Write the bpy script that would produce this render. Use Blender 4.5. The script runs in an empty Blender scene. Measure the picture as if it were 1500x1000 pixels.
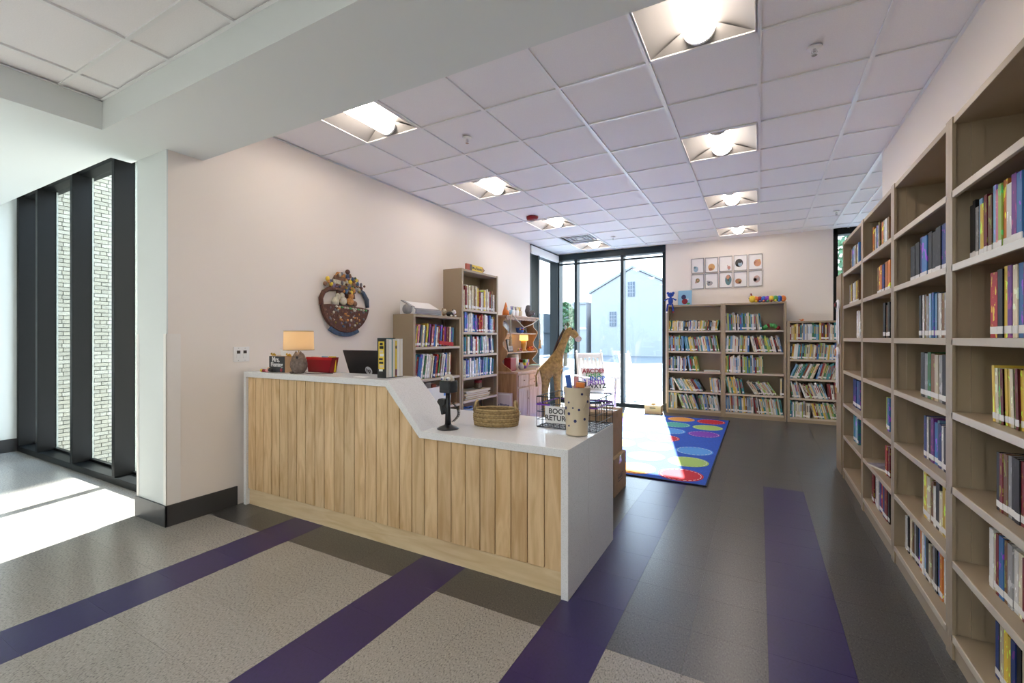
import bpy, math, random
from mathutils import Vector, Matrix
R = math.radians
rnd = random.Random(11)
sc = bpy.context.scene
COL = sc.collection

# ------------------------------------------------------------------ camera
cam_d = bpy.data.cameras.new('camera'); cam = bpy.data.objects.new('camera', cam_d); COL.objects.link(cam)
cam.location = (0, 0, 1.33); cam.rotation_euler = (R(90), 0, math.atan2(362, 660))
cam_d.sensor_width = 36; cam_d.lens = 660 / 1500 * 36; cam_d.shift_y = -5 / 1500; cam_d.clip_start = 0.02; cam_d.clip_end = 400
sc.camera = cam
# ------------------------------------------------------------------ sky, sun, exposure
SKY, SUN, LAMP, HALL_FILL = 2.2, 12.5, 6.0, 14.5
w = bpy.data.worlds.new('sky'); sc.world = w; w.use_nodes = True
nt = w.node_tree; nt.nodes.clear()
o_ = nt.nodes.new('ShaderNodeOutputWorld'); b_ = nt.nodes.new('ShaderNodeBackground')
t_ = nt.nodes.new('ShaderNodeTexCoord'); s_ = nt.nodes.new('ShaderNodeSeparateXYZ'); r_ = nt.nodes.new('ShaderNodeValToRGB')
nt.links.new(t_.outputs['Generated'], s_.inputs[0]); nt.links.new(s_.outputs['Z'], r_.inputs[0])
r_.color_ramp.elements[0].position = 0.0; r_.color_ramp.elements[0].color = (0.90, 0.95, 1.0, 1)
r_.color_ramp.elements[1].position = 0.7; r_.color_ramp.elements[1].color = (0.50, 0.72, 1.0, 1)
nt.links.new(r_.outputs[0], b_.inputs['Color']); b_.inputs['Strength'].default_value = SKY
nt.links.new(b_.outputs[0], o_.inputs['Surface'])
sd = bpy.data.lights.new('sun', 'SUN'); sun = bpy.data.objects.new('sun', sd); COL.objects.link(sun)
EL = R(32.8); sun.location = (-4, 20, 14)
sun.rotation_euler = Vector((0.222 * math.cos(EL), -0.975 * math.cos(EL), -math.sin(EL))).to_track_quat('-Z', 'Y').to_euler()
sd.energy = SUN; sd.angle = R(0.55); sd.color = (1.0, 0.97, 0.93)
sc.view_settings.view_transform = 'Standard'; sc.view_settings.look = 'None'
sc.view_settings.gamma = 1.0; sc.view_settings.use_curve_mapping = False
sc.view_settings.exposure = 2.15

# ------------------------------------------------------------------ materials
MATS = {}
def mat(name, col, rough=0.5, metal=0.0, noise=0.0, nscale=8.0, emit=None, coat=0.0, bump=0.0, bscale=60.0, spec=None):
    if name in MATS: return MATS[name]
    m = bpy.data.materials.new(name); m.use_nodes = True; n = m.node_tree; p = n.nodes['Principled BSDF']
    p.inputs['Base Color'].default_value = (*col, 1); p.inputs['Roughness'].default_value = rough; p.inputs['Metallic'].default_value = metal
    if coat: p.inputs['Coat Weight'].default_value = coat; p.inputs['Coat Roughness'].default_value = 0.12
    if spec is not None: p.inputs['Specular IOR Level'].default_value = spec
    tc = None
    if noise or bump:
        tc = n.nodes.new('ShaderNodeTexCoord')
    if noise:
        t = n.nodes.new('ShaderNodeTexNoise'); t.inputs['Scale'].default_value = nscale; t.inputs['Detail'].default_value = 4
        n.links.new(tc.outputs['Object'], t.inputs['Vector'])
        r = n.nodes.new('ShaderNodeValToRGB'); r.color_ramp.elements[0].position = 0.3; r.color_ramp.elements[1].position = 0.7
        r.color_ramp.elements[0].color = (*[max(0, c * (1 - noise)) for c in col], 1)
        r.color_ramp.elements[1].color = (*[min(1, c * (1 + noise)) for c in col], 1)
        n.links.new(t.outputs[0], r.inputs[0]); n.links.new(r.outputs[0], p.inputs['Base Color'])
    if bump:
        t = n.nodes.new('ShaderNodeTexNoise'); t.inputs['Scale'].default_value = bscale
        n.links.new(tc.outputs['Object'], t.inputs['Vector'])
        b = n.nodes.new('ShaderNodeBump'); b.inputs['Strength'].default_value = bump; b.inputs['Distance'].default_value = 0.01
        n.links.new(t.outputs[0], b.inputs['Height']); n.links.new(b.outputs[0], p.inputs['Normal'])
    if emit:
        p.inputs['Emission Color'].default_value = (*emit[0], 1); p.inputs['Emission Strength'].default_value = emit[1]
    MATS[name] = m
    return m
def speckle(name, base, dark, light, rough, sc1=95.0, tint=0.07, thr=(0.36, 0.66), coat=0.0, spec=0.5):
    m = bpy.data.materials.new(name); m.use_nodes = True; n = m.node_tree; p = n.nodes['Principled BSDF']
    g = n.nodes.new('ShaderNodeNewGeometry'); oi = n.nodes.new('ShaderNodeObjectInfo')
    t = n.nodes.new('ShaderNodeTexNoise'); t.inputs['Scale'].default_value = sc1; t.inputs['Detail'].default_value = 2.5
    mp = n.nodes.new('ShaderNodeMapping'); mp.inputs['Scale'].default_value = (1, 0.55, 1)
    mp.inputs['Rotation'].default_value = (0, 0, 0.6)
    n.links.new(g.outputs['Position'], mp.inputs[0]); n.links.new(mp.outputs[0], t.inputs['Vector'])
    r = n.nodes.new('ShaderNodeValToRGB'); e = r.color_ramp.elements
    e[0].position = thr[0]; e[0].color = (*dark, 1); e[1].position = thr[1]; e[1].color = (*light, 1)
    k = e.new(thr[0] + 0.07); k.color = (*base, 1); k = e.new(thr[1] - 0.06); k.color = (*base, 1)
    n.links.new(t.outputs[0], r.inputs[0])
    ma = n.nodes.new('ShaderNodeMath'); ma.operation = 'MULTIPLY_ADD'; ma.inputs[1].default_value = 2 * tint; ma.inputs[2].default_value = 1 - tint
    n.links.new(oi.outputs['Random'], ma.inputs[0])
    mx = n.nodes.new('ShaderNodeVectorMath'); mx.operation = 'SCALE'
    n.links.new(r.outputs[0], mx.inputs[0]); n.links.new(ma.outputs[0], mx.inputs['Scale'])
    n.links.new(mx.outputs[0], p.inputs['Base Color'])
    # scuffed wax: roughness varies
    t2 = n.nodes.new('ShaderNodeTexNoise'); t2.inputs['Scale'].default_value = 2.2; t2.inputs['Detail'].default_value = 6
    n.links.new(g.outputs['Position'], t2.inputs['Vector'])
    r2 = n.nodes.new('ShaderNodeMapRange'); r2.inputs['To Min'].default_value = rough * 0.98; r2.inputs['To Max'].default_value = rough * 1.10
    n.links.new(t2.outputs[0], r2.inputs[0]); n.links.new(r2.outputs[0], p.inputs['Roughness'])
    p.inputs['Specular IOR Level'].default_value = spec
    MATS[name] = m
    return m
def wood(name, c0, c1, rough=0.4, scale=(14, 14, 1.2), rand=0.12):
    m = bpy.data.materials.new(name); m.use_nodes = True; n = m.node_tree; p = n.nodes['Principled BSDF']
    tc = n.nodes.new('ShaderNodeTexCoord'); oi = n.nodes.new('ShaderNodeObjectInfo')
    ad = n.nodes.new('ShaderNodeVectorMath'); ad.operation = 'ADD'
    sc_ = n.nodes.new('ShaderNodeMath'); sc_.operation = 'MULTIPLY'; sc_.inputs[1].default_value = 37.0
    n.links.new(oi.outputs['Random'], sc_.inputs[0]); n.links.new(tc.outputs['Object'], ad.inputs[0]); n.links.new(sc_.outputs[0], ad.inputs[1])
    mp = n.nodes.new('ShaderNodeMapping'); mp.inputs['Scale'].default_value = scale; n.links.new(ad.outputs[0], mp.inputs[0])
    t = n.nodes.new('ShaderNodeTexNoise'); t.inputs['Scale'].default_value = 1.6; t.inputs['Detail'].default_value = 7; t.inputs['Distortion'].default_value = 1.3
    n.links.new(mp.outputs[0], t.inputs['Vector'])
    r = n.nodes.new('ShaderNodeValToRGB'); e = r.color_ramp.elements
    e[0].position = 0.3; e[0].color = (*c0, 1); e[1].position = 0.62; e[1].color = (*c1, 1)
    n.links.new(t.outputs[0], r.inputs[0])
    ma = n.nodes.new('ShaderNodeMath'); ma.operation = 'MULTIPLY_ADD'; ma.inputs[1].default_value = 2 * rand; ma.inputs[2].default_value = 1 - rand
    n.links.new(oi.outputs['Random'], ma.inputs[0])
    mx = n.nodes.new('ShaderNodeVectorMath'); mx.operation = 'SCALE'
    n.links.new(r.outputs[0], mx.inputs[0]); n.links.new(ma.outputs[0], mx.inputs['Scale']); n.links.new(mx.outputs[0], p.inputs['Base Color'])
    p.inputs['Roughness'].default_value = rough
    MATS[name] = m
    return m
def glass_mat(name, tint=(0.84, 0.875, 0.88)):
    m = bpy.data.materials.new(name); m.use_nodes = True; n = m.node_tree; n.nodes.clear()
    o = n.nodes.new('ShaderNodeOutputMaterial'); t = n.nodes.new('ShaderNodeBsdfTransparent'); g = n.nodes.new('ShaderNodeBsdfGlossy')
    t.inputs[0].default_value = (*tint, 1); g.inputs['Roughness'].default_value = 0.0
    f = n.nodes.new('ShaderNodeFresnel'); gm = n.nodes.new('ShaderNodeNewGeometry'); mr = n.nodes.new('ShaderNodeMapRange')
    mr.inputs['To Min'].default_value = 1.45; mr.inputs['To Max'].default_value = 1 / 1.45      # same reflectance on both faces of the pane
    n.links.new(gm.outputs['Backfacing'], mr.inputs[0]); n.links.new(mr.outputs[0], f.inputs[0]); x = n.nodes.new('ShaderNodeMixShader')
    n.links.new(f.outputs[0], x.inputs[0]); n.links.new(t.outputs[0], x.inputs[1]); n.links.new(g.outputs[0], x.inputs[2]); n.links.new(x.outputs[0], o.inputs[0])
    MATS[name] = m
    return m
def book_cover_mat():
    m = bpy.data.materials.new('book_cover'); m.use_nodes = True; n = m.node_tree; p = n.nodes['Principled BSDF']
    oi = n.nodes.new('ShaderNodeObjectInfo'); tc = n.nodes.new('ShaderNodeTexCoord')
    mp = n.nodes.new('ShaderNodeMapping'); n.links.new(tc.outputs['Object'], mp.inputs[0]); mp.inputs['Scale'].default_value = (1.1, 2.0, 3.2)
    sc_ = n.nodes.new('ShaderNodeMath'); sc_.operation = 'MULTIPLY'; sc_.inputs[1].default_value = 91.0
    n.links.new(oi.outputs['Random'], sc_.inputs[0]); n.links.new(sc_.outputs[0], mp.inputs['Location'])
    t = n.nodes.new('ShaderNodeTexNoise'); t.inputs['Scale'].default_value = 1.5; t.inputs['Detail'].default_value = 3
    n.links.new(mp.outputs[0], t.inputs['Vector'])
    r = n.nodes.new('ShaderNodeValToRGB'); e = r.color_ramp.elements; r.color_ramp.interpolation = 'CONSTANT'
    e[0].position = 0; e[0].color = (0, 0, 0, 1); e[1].position = 0.60; e[1].color = (1, 1, 1, 1)
    n.links.new(t.outputs[0], r.inputs[0])
    mx = n.nodes.new('ShaderNodeMix'); mx.data_type = 'RGBA'
    h = n.nodes.new('ShaderNodeHueSaturation'); h.inputs['Hue'].default_value = 0.62; h.inputs['Value'].default_value = 1.7
    n.links.new(oi.outputs['Color'], h.inputs['Color'])
    n.links.new(r.outputs[0], mx.inputs[0]); n.links.new(oi.outputs['Color'], mx.inputs[6]); n.links.new(h.outputs[0], mx.inputs[7])
    n.links.new(mx.outputs[2], p.inputs['Base Color']); p.inputs['Roughness'].default_value = 0.5; p.inputs['Specular IOR Level'].default_value = 0.25
    MATS['book_cover'] = m
    return m

WALL = mat('wall_paint', (0.83, 0.765, 0.70), 0.6, bump=0.02, bscale=220)
WALLH = mat('hall_paint', (0.73, 0.765, 0.745), 0.6, bump=0.02, bscale=220)
CEILM = mat('ceiling_tile_white', (0.86, 0.84, 0.84), 0.8, noise=0.03, nscale=180)
TEE = mat('ceiling_grid_white', (0.82, 0.82, 0.82), 0.35)
BASE = mat('rubber_base', (0.045, 0.045, 0.047), 0.4)
FRAME = mat('dark_aluminium', (0.004, 0.0045, 0.0045), 0.45, spec=.22)
FRAMEB = mat('window_aluminium', (0.010, 0.019, 0.025), 0.45, spec=.3)
GLASS = glass_mat('window_glass')
QUARTZ = speckle('white_quartz', (0.80, 0.79, 0.78), (0.66, 0.65, 0.64), (0.86, 0.85, 0.85), 0.22, 260, 0.0)
MAPLE = wood('maple_planks', (0.58, 0.36, 0.165), (0.76, 0.54, 0.30), 0.36, (12, 12, 1.5), 0.09)
MAPLEK = wood('maple_kick', (0.66, 0.47, 0.25), (0.78, 0.60, 0.37), 0.4, (1.3, 16, 10), 0.0)
PINE = wood('pine_hutch', (0.30, 0.155, 0.065), (0.46, 0.26, 0.12), 0.45, (12, 12, 1.0), 0.05)
PINEP = wood('pale_pine', (0.40, 0.24, 0.155), (0.54, 0.35, 0.24), 0.45, (12, 12, 1.0), 0.05)
TAN = mat('tan_metal', (0.36, 0.28, 0.185), 0.38, noise=0.02, nscale=3)
TANL = mat('tan_metal_lip', (0.56, 0.475, 0.37), 0.3)
VGRAY = speckle('vinyl_light_gray', (0.335, 0.308, 0.275), (0.19, 0.175, 0.16), (0.43, 0.395, 0.355), 0.19, 165, .03, (.37, .66))
VDARK = speckle('vinyl_dark_gray', (0.068, 0.065, 0.061), (0.03, 0.029, 0.028), (0.115, 0.11, 0.105), 0.285, 165, .05, (.38, .65), spec=.85)
VPURP = speckle('vinyl_purple', (0.021, 0.010, 0.088), (0.016, 0.007, 0.07), (0.027, 0.013, 0.102), 0.285, 110, .05, spec=.6)
COVER = book_cover_mat()
PAGES = mat('paper_pages', (0.78, 0.74, 0.65), 0.8)
LABEL = mat('paper_label', (0.82, 0.81, 0.79), 0.6)
WHITE = mat('white_paint', (0.82, 0.82, 0.81), 0.4)
BLACK = mat('black_plastic', (0.012, 0.012, 0.013), 0.4)
RED = mat('red_plastic', (0.26, 0.010, 0.02), 0.35)
BLUE = mat('blue_plastic', (0.03, 0.12, 0.5), 0.4)
YEL = mat('yellow_plastic', (0.80, 0.58, 0.05), 0.45)
GRN = mat('green_plastic', (0.08, 0.36, 0.10), 0.45)
ORG = mat('orange_plastic', (0.75, 0.22, 0.04), 0.45)
PUR = mat('purple_plastic', (0.20, 0.05, 0.45), 0.45)
PINK = mat('pink_plastic', (0.80, 0.35, 0.36), 0.45)
CARD = mat('cardboard', (0.40, 0.27, 0.16), 0.8, noise=0.06, nscale=20)
KRAFT = mat('kraft_wood', (0.46, 0.33, 0.20), 0.7, noise=0.1, nscale=12)
CREAM = mat('cream_enamel', (0.66, 0.56, 0.40), 0.35)
CHROME = mat('chrome', (0.7, 0.7, 0.7), 0.2, metal=1.0)
GREYP = mat('grey_plastic', (0.30, 0.30, 0.31), 0.4)

# ------------------------------------------------------------------ mesh helpers
class MB:
    def __init__(s): s.v = []; s.f = []; s.m = []
    def add(s, vs, fs, mi=0):
        o = len(s.v); s.v += [tuple(v) for v in vs]; s.f += [tuple(i + o for i in f) for f in fs]; s.m += [mi] * len(fs); return s
    def box(s, x0, x1, y0, y1, z0, z1, mi=0):
        return s.add([(x0, y0, z0), (x1, y0, z0), (x1, y1, z0), (x0, y1, z0), (x0, y0, z1), (x1, y0, z1), (x1, y1, z1), (x0, y1, z1)],
                     [(0, 3, 2, 1), (4, 5, 6, 7), (0, 1, 5, 4), (1, 2, 6, 5), (2, 3, 7, 6), (3, 0, 4, 7)], mi)
    def prism(s, poly, axis, a, b, mi=0):
        # poly of 2D points; axis 'x': (y,z), 'y': (x,z), 'z': (x,y)
        mk = {'x': lambda p, t: (t, p[0], p[1]), 'y': lambda p, t: (p[0], t, p[1]), 'z': lambda p, t: (p[0], p[1], t)}[axis]
        n = len(poly); vs = [mk(p, a) for p in poly] + [mk(p, b) for p in poly]
        fs = [tuple(range(n))[::-1], tuple(range(n, 2 * n))] + [(i, (i + 1) % n, n + (i + 1) % n, n + i) for i in range(n)]
        ar = sum(poly[i][0] * poly[(i + 1) % n][1] - poly[(i + 1) % n][0] * poly[i][1] for i in range(n))
        flip = (ar < 0) ^ (axis == 'y') ^ (b < a)
        if flip: fs = [f[::-1] for f in fs]
        return s.add(vs, fs, mi)
    def lathe(s, prof, n=20, c=(0, 0, 0), mi=0, sx=1, sy=1, cap=True):
        vs = []; fs = []; k = len(prof)
        for r, z in prof:
            for i in range(n):
                a = 2 * math.pi * i / n; vs.append((c[0] + sx * r * math.cos(a), c[1] + sy * r * math.sin(a), c[2] + z))
        for j in range(k - 1):
            for i in range(n):
                fs.append((j * n + i, j * n + (i + 1) % n, (j + 1) * n + (i + 1) % n, (j + 1) * n + i))
        if cap: fs.append(tuple(range(n))[::-1]); fs.append(tuple(range((k - 1) * n, k * n)))
        return s.add(vs, fs, mi)
    def sphere(s, c, r, n=12, k=8, mi=0):
        if not isinstance(r, tuple): r = (r, r, r)
        prof = [(math.sin(math.pi * j / k), -math.cos(math.pi * j / k)) for j in range(1, k)]
        vs = []; fs = []
        for q, z in prof:
            for i in range(n):
                a = 2 * math.pi * i / n; vs.append((c[0] + r[0] * q * math.cos(a), c[1] + r[1] * q * math.sin(a), c[2] + r[2] * z))
        b = len(vs); vs += [(c[0], c[1], c[2] - r[2]), (c[0], c[1], c[2] + r[2])]
        for j in range(k - 2):
            for i in range(n): fs.append((j * n + i, j * n + (i + 1) % n, (j + 1) * n + (i + 1) % n, (j + 1) * n + i))
        for i in range(n):
            fs.append((b, (i + 1) % n, i)); fs.append((b + 1, (k - 2) * n + i, (k - 2) * n + (i + 1) % n))
        return s.add(vs, fs, mi)
    def tube(s, pts, r, n=6, mi=0, closed=False):
        pts = [Vector(p) for p in pts]; k = len(pts); rs = r if isinstance(r, (list, tuple)) else [r] * k
        vs = []; fs = []; up = None
        for j in range(k):
            if closed: d = pts[(j + 1) % k] - pts[j - 1]
            else: d = pts[min(j + 1, k - 1)] - pts[max(j - 1, 0)]
            d.normalize()
            if up is None: up = Vector((0, 0, 1)) if abs(d.z) < 0.9 else Vector((1, 0, 0))
            a = d.cross(up).normalized(); b = a.cross(d).normalized(); up = b
            for i in range(n):
                t = 2 * math.pi * i / n; vs.append(pts[j] + rs[j] * (math.cos(t) * a + math.sin(t) * b))
        for j in range(k if closed else k - 1):
            q = (j + 1) % k
            for i in range(n): fs.append((j * n + (i + 1) % n, j * n + i, q * n + i, q * n + (i + 1) % n))
        if not closed: fs.append(tuple(range(n))); fs.append(tuple(range((k - 1) * n, k * n))[::-1])
        return s.add(vs, fs, mi)
    def xf(s, M, start=0):
        for i in range(start, len(s.v)): s.v[i] = tuple(M @ Vector(s.v[i]))
        return s
    def build(s, name, mats, parent=None, smooth=False, bevel=0.0, loc=None, rot=None):
        me = bpy.data.meshes.new(name); me.from_pydata(s.v, [], s.f)
        for m in (mats if isinstance(mats, (list, tuple)) else [mats]): me.materials.append(m)
        if any(s.m): me.polygons.foreach_set('material_index', s.m)
        if smooth: me.polygons.foreach_set('use_smooth', [True] * len(s.f))
        me.update()
        return link(name, me, parent, bevel, loc, rot)
def link(name, me, parent=None, bevel=0.0, loc=None, rot=None):
    o = bpy.data.objects.new(name, me); COL.objects.link(o)
    if parent: o.parent = parent
    if loc: o.location = loc
    if rot: o.rotation_euler = rot
    if bevel:
        b = o.modifiers.new('bevel', 'BEVEL'); b.width = bevel; b.segments = 2; b.limit_method = 'ANGLE'
    return o
def box(name, x0, x1, y0, y1, z0, z1, m, parent=None, bevel=0.0):
    return MB().box(x0, x1, y0, y1, z0, z1).build(name, m, parent, False, bevel)
def tag(o, label, cat, group=None, kind=None):
    o['label'] = label
    if cat: o['category'] = cat
    if group: o['group'] = group
    if kind: o['kind'] = kind
    return o
def thing(name, label, cat, loc=(0, 0, 0), rz=0.0, group=None):
    o = bpy.data.objects.new(name, None); COL.objects.link(o); o.empty_display_size = 0.1
    o.location = loc; o.rotation_euler = (0, 0, rz)
    return tag(o, label, cat, group)
def struct(o, label=None):
    o['kind'] = 'structure'
    if label: o['label'] = label
    return o
def sempty(name, label=None):
    o = bpy.data.objects.new(name, None); COL.objects.link(o); return struct(o, label)
def text(name, body, size, m, parent, loc, rot, depth=0.0008, align='CENTER'):
    c = bpy.data.curves.new(name, 'FONT'); c.body = body; c.size = size; c.extrude = depth; c.offset = size * .018; c.align_x = align; c.align_y = 'CENTER'; c.resolution_u = 3
    t = bpy.data.objects.new(name, c); COL.objects.link(t)
    bpy.context.view_layer.update()
    me = bpy.data.meshes.new_from_object(t.evaluated_get(bpy.context.evaluated_depsgraph_get()))
    bpy.data.objects.remove(t); me.materials.clear(); me.materials.append(m)
    return link(name, me, parent, 0, loc, rot)

# ================================================================== SETTING
XW, XR, YB, YJ = -3.66, 1.01, 8.70, 5.36      # left wall, right wall, back wall, end of right wall
XO = -4.09                                     # outer face of the left wall
HC, HS, HR = 3.05, 2.66, 2.84                  # library ceiling, soffit, recessed hall ceiling
# ---- floor: sub-floor slab with vinyl tiles as pieces
floor = struct(MB().box(-8.0, 3.4, -4.1, 2.0, -0.10, -0.0032).box(XO, 3.4, 2.0, 8.95, -0.10, -0.0032).build('floor', mat('floor_adhesive', (0.06, 0.06, 0.06), 0.7)), 'vinyl tile floor in light grey, dark grey and purple')
T = 0.305; gx, gy = 0.033, 1.885
tile_me = {}
for m in (VGRAY, VDARK, VPURP):
    mb = MB().box(0.0004, T - 0.0004, 0.0004, T - 0.0004, -0.0032, 0.0)
    me = bpy.data.meshes.new('floor_tile'); me.from_pydata(mb.v, [], mb.f); me.materials.append(m); tile_me[m.name] = me
def tile_mat(i, j):
    x = gx + i * T; y = gy + j * T
    if y < gy - 0.01:
        return VPURP if i in (-10, -6, -3) else VGRAY
    if i in (-10, -6): return VPURP if y < 3.5 else VDARK
    if i == -3: return VPURP
    if i == 0 and y < 4.6 - T / 2: return VPURP
    return VDARK
f_, r2_ = Vector((-0.4808, 0.8768)), Vector((0.8768, 0.4808))
cand = []
for i in range(-27, 11):
    for j in range(-20, 23):
        x = gx + (i + .5) * T; y = gy + (j + .5) * T
        if x < -7.9 or y < -4.1 or (x > XR + .4 and y < YJ) or (x < XO - .05 and y > 1.95) or y > YB + .1 or x > 3.4: continue
        p = Vector((x, y)); d = p.dot(f_); s = p.dot(r2_)
        vis = d > 0.3 and abs(s) < d * 1.18 and 660 * 1.33 / d < 540
        hid = (x < -1.0 and y > 2.2 and y < 4.2) or (x > 0.75) or (x < XW - .2 and y > 1.7) or (-3.4 < x < -.6 and 4.5 < y < 7.8) or (x < -1.3 and y > 4)
        cand.append((0 if vis and not hid else 1, d, i, j))
cand.sort()
rest = {m.name: MB() for m in (VGRAY, VDARK, VPURP)}
for n_, (h_, d_, i, j) in enumerate(cand):
    m = tile_mat(i, j)
    if n_ < 300: link('floor_tile', tile_me[m.name], floor, loc=(gx + i * T, gy + j * T, 0))
    else: rest[m.name].box(gx + i * T + .0004, gx + (i + 1) * T - .0004, gy + j * T + .0004, gy + (j + 1) * T - .0004, -.0032, 0)
allr = MB()
for k, m in enumerate((VGRAY, VDARK, VPURP)):
    allr.add(rest[m.name].v, rest[m.name].f, k)
allr.build('floor_tiles', [VGRAY, VDARK, VPURP], floor)['kind'] = 'stuff'
# ---- walls
wl = struct(box('wall_left', XO, XW, 1.62, 7.36, 0, 3.3, WALL), 'warm white library wall behind the counter')
box('end_face', XO - .002, XW + .002, 1.612, 1.62, 0, 3.3, WALLH, wl)
wb = struct(MB().box(-1.52, 1.03, YB, YB + .28, 0, 3.3).box(1.97, 3.4, YB, YB + .28, 0, 3.3).box(XO, 3.4, YB + .02, YB + .28, 3.06, 3.3).build('wall_back', WALL))
struct(MB().box(XR, XR + .15, -4.1, YJ, 0, 3.3).box(XR + .15, 3.4, YJ - .12, YJ, 0, 3.3).build('wall_right', WALL), 'white wall behind the long run of bookcases')
struct(box('wall_right_far', 3.3, 3.45, YJ, YB + .28, 0, 3.3, WALL))
struct(box('wall_hall_left', -7.85, -7.68, -4.1, 2.1, 0, 3.3, WALLH))
struct(box('wall_hall_back', -7.85, XR + .15, -4.25, -4.1, 0, 3.3, WALLH))
struct(box('wall_left_header', XO, XW, 7.36, YB + .28, 3.06, 3.3, WALL))
struct(MB().box(-8.0, 3.5, -4.3, 2.1, 3.30, 3.42).box(XO - .02, 3.5, 2.1, YB + .3, 3.30, 3.42).build('roof', WALLH))  # unseen slab over the rooms, added to keep sky light out
# ---- corner guards and rubber base
for nm, a in (('trim_1', (XW + .0005, XW + .0035, 1.607, 1.70, .15, 1.36)), ('trim_2', (XW - .035, XW + .0035, 1.6085, 1.6115, .15, 1.36)), ('trim_3', (XO - .003, XO + .03, 1.6085, 1.6115, .15, 1.36))):
    struct(box(nm, *a, mat('clear_guard', (0.83, 0.80, 0.76), 0.35)), 'pale plastic corner guard on the wall end')
struct(MB().box(XW, XW + .012, 1.60, 2.10, 0, .15).box(XW, XW + .012, 3.0, 7.36, 0, .15).build('baseboard_left', BASE, None, False, .002))
struct(box('baseboard_end', XO - .012, XW + .012, 1.60, 1.612, 0, .15, BASE, None, .002))
struct(box('baseboard_hall', -7.68, -7.668, -4.1, 1.85, 0, .15, BASE))
struct(box('baseboard_back', -1.52, 1.03, YB - .012, YB, 0, .12, BASE))
# ---- soffit bulkhead and beam
so = struct(MB().box(-7.8, XW - .02, -4.1, 1.49, HS, 3.29).box(-4.19, XW - .02, 1.49, 1.615, HS, 3.29).box(XW - .02, XR, 1.265, 1.85, HS, 3.29)
       .build('ceiling_soffit', WALLH), 'plain white dropped soffit between hall and library')
# ---- tile ceilings
def tile_ceiling(name, xs, ys, z, skip, label):
    root = struct(box(name, xs[0], xs[-1], ys[0], ys[-1], z + .14, z + .16, WALLH), label)
    for i in range(len(xs) - 1):
        for j in range(len(ys) - 1):
            if skip(i, j): continue
            box('ceiling_tile', xs[i] + .006, xs[i + 1] - .006, ys[j] + .006, ys[j + 1] - .006, z + .010, z + .025, CEILM, root)
    for x in xs[1:-1]: box('grid_bar', x - .013, x + .013, ys[0], ys[-1], z - .001, z + .010, TEE, root)
    for y in ys[1:-1]: box('grid_bar', xs[0], xs[-1], y - .010, y + .010, z - .0002, z + .0098, TEE, root)
    for a in ((xs[0], xs[0] + .018, ys[0], ys[-1]), (xs[-1] - .018, xs[-1], ys[0], ys[-1]), (xs[0], xs[-1], ys[0], ys[0] + .018), (xs[0], xs[-1], ys[-1] - .018, ys[-1])):
        box('edge_angle', *a, z - .0006, z + .003, TEE, root)
    return root
G = 0.6096
xs1 = [XW] + [-G * k for k in range(5, -2, -1)] + [XR]
ys1 = [1.85] + [2.28 + G * k for k in range(0, 11)] + [YB + .02]
LX, LY = (-5 * G, -G), [2.28 + G * k for k in (0, 3, 6, 9)]
spots = [(x, y) for x in LX for y in LY]; DIFF = (-5 * G, 2.28 + G * 8)
isspot = lambda x, y: any(abs(x - a) < .05 and abs(y - b) < .05 for a, b in spots + [DIFF])
tile_ceiling('ceiling', xs1, ys1, HC, lambda i, j: isspot(xs1[i], ys1[j]), 'white suspended tile ceiling of the library')
xs2 = [XR] + [G * k for k in range(2, 6)] + [3.3]; ys2 = [YJ] + [2.28 + G * k for k in range(6, 11)] + [YB + .02]
tile_ceiling('ceiling_alcove', xs2, ys2, HC, lambda i, j: False, 'white tile ceiling beyond the end of the bookcase run')
xs3 = [XW - .02] + [-3.43 + G * k for k in range(0, 8)] + [XR]; ys3 = [-4.1] + [1.065 - G * k for k in range(8, -1, -1)] + [1.265]
hfill_spots = [(4, 2), (6, 2), (4, 5), (6, 5), (2, 4), (2, 1)]  # tiles left out for the added hall lights, all out of view
tile_ceiling('ceiling_hall', xs3, ys3, HR, lambda i, j: (i, j) in hfill_spots, 'recessed white tile ceiling of the hall')
# ---- windows
def fin(x0, x1, y0, y1, z0, z1, m, p, nm='mullion'): return box(nm, x0, x1, y0, y1, z0, z1, m, p, .003)
w1 = sempty('window_1', 'tall dark framed hall window with deep fins')
for x in (-7.65, -7.05, -6.10, -5.16): fin(x - .03, x + .03, 1.85, 2.02, .062, 3.25, FRAME, w1)
box('sill', -7.68, XO, 1.85, 2.06, 0, .062, FRAME, w1, .003); box('head', -7.68, XO, 1.90, 2.06, 2.99, 3.29, FRAME, w1)
xs_ = (-7.62, -7.08, -7.02, -6.13, -6.07, -5.19, -5.13, XO)
for k in range(0, 8, 2):
    box('pane', xs_[k], xs_[k + 1], 1.995, 2.003, .062, 3.0, GLASS, w1)
    box('glazing_bead', xs_[k], xs_[k + 1], 1.985, 2.012, .062, .085, FRAME, w1)
    box('edge_seal', xs_[k], xs_[k] + .006, 2.004, 2.018, .085, 3.0, mat('pale_seal', (0.45, 0.48, 0.42), .5), w1)
w2 = sempty('window_2', 'narrow side window in the corner of the library')
for y in (7.38, 7.74, 8.66): fin(XW - .17, XW + .0, y - .03, y + .03, .05, 3.06, FRAMEB, w2)
box('sill', XW - .2, XW + .0, 7.36, YB, 0, .06, FRAMEB, w2); box('head', XW - .2, XW - .02, 7.36, YB, 2.90, 3.06, FRAMEB, w2)
box('pane', XW - .165, XW - .157, 7.40, 7.72, .06, 2.92, GLASS, w2); box('pane', XW - .165, XW - .157, 7.76, YB + .1, .06, 2.92, GLASS, w2)
box('shade_box', XW - .03, XW + .03, 7.37, YB - .06, 2.89, 3.02, WHITE, w2, .003)
box('shade_track', XW - .03, XW + .012, 7.37, YB - .06, 3.02, 3.05, BLACK, w2)
w3 = sempty('window_3', 'wide floor to ceiling corner window at the back')
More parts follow.
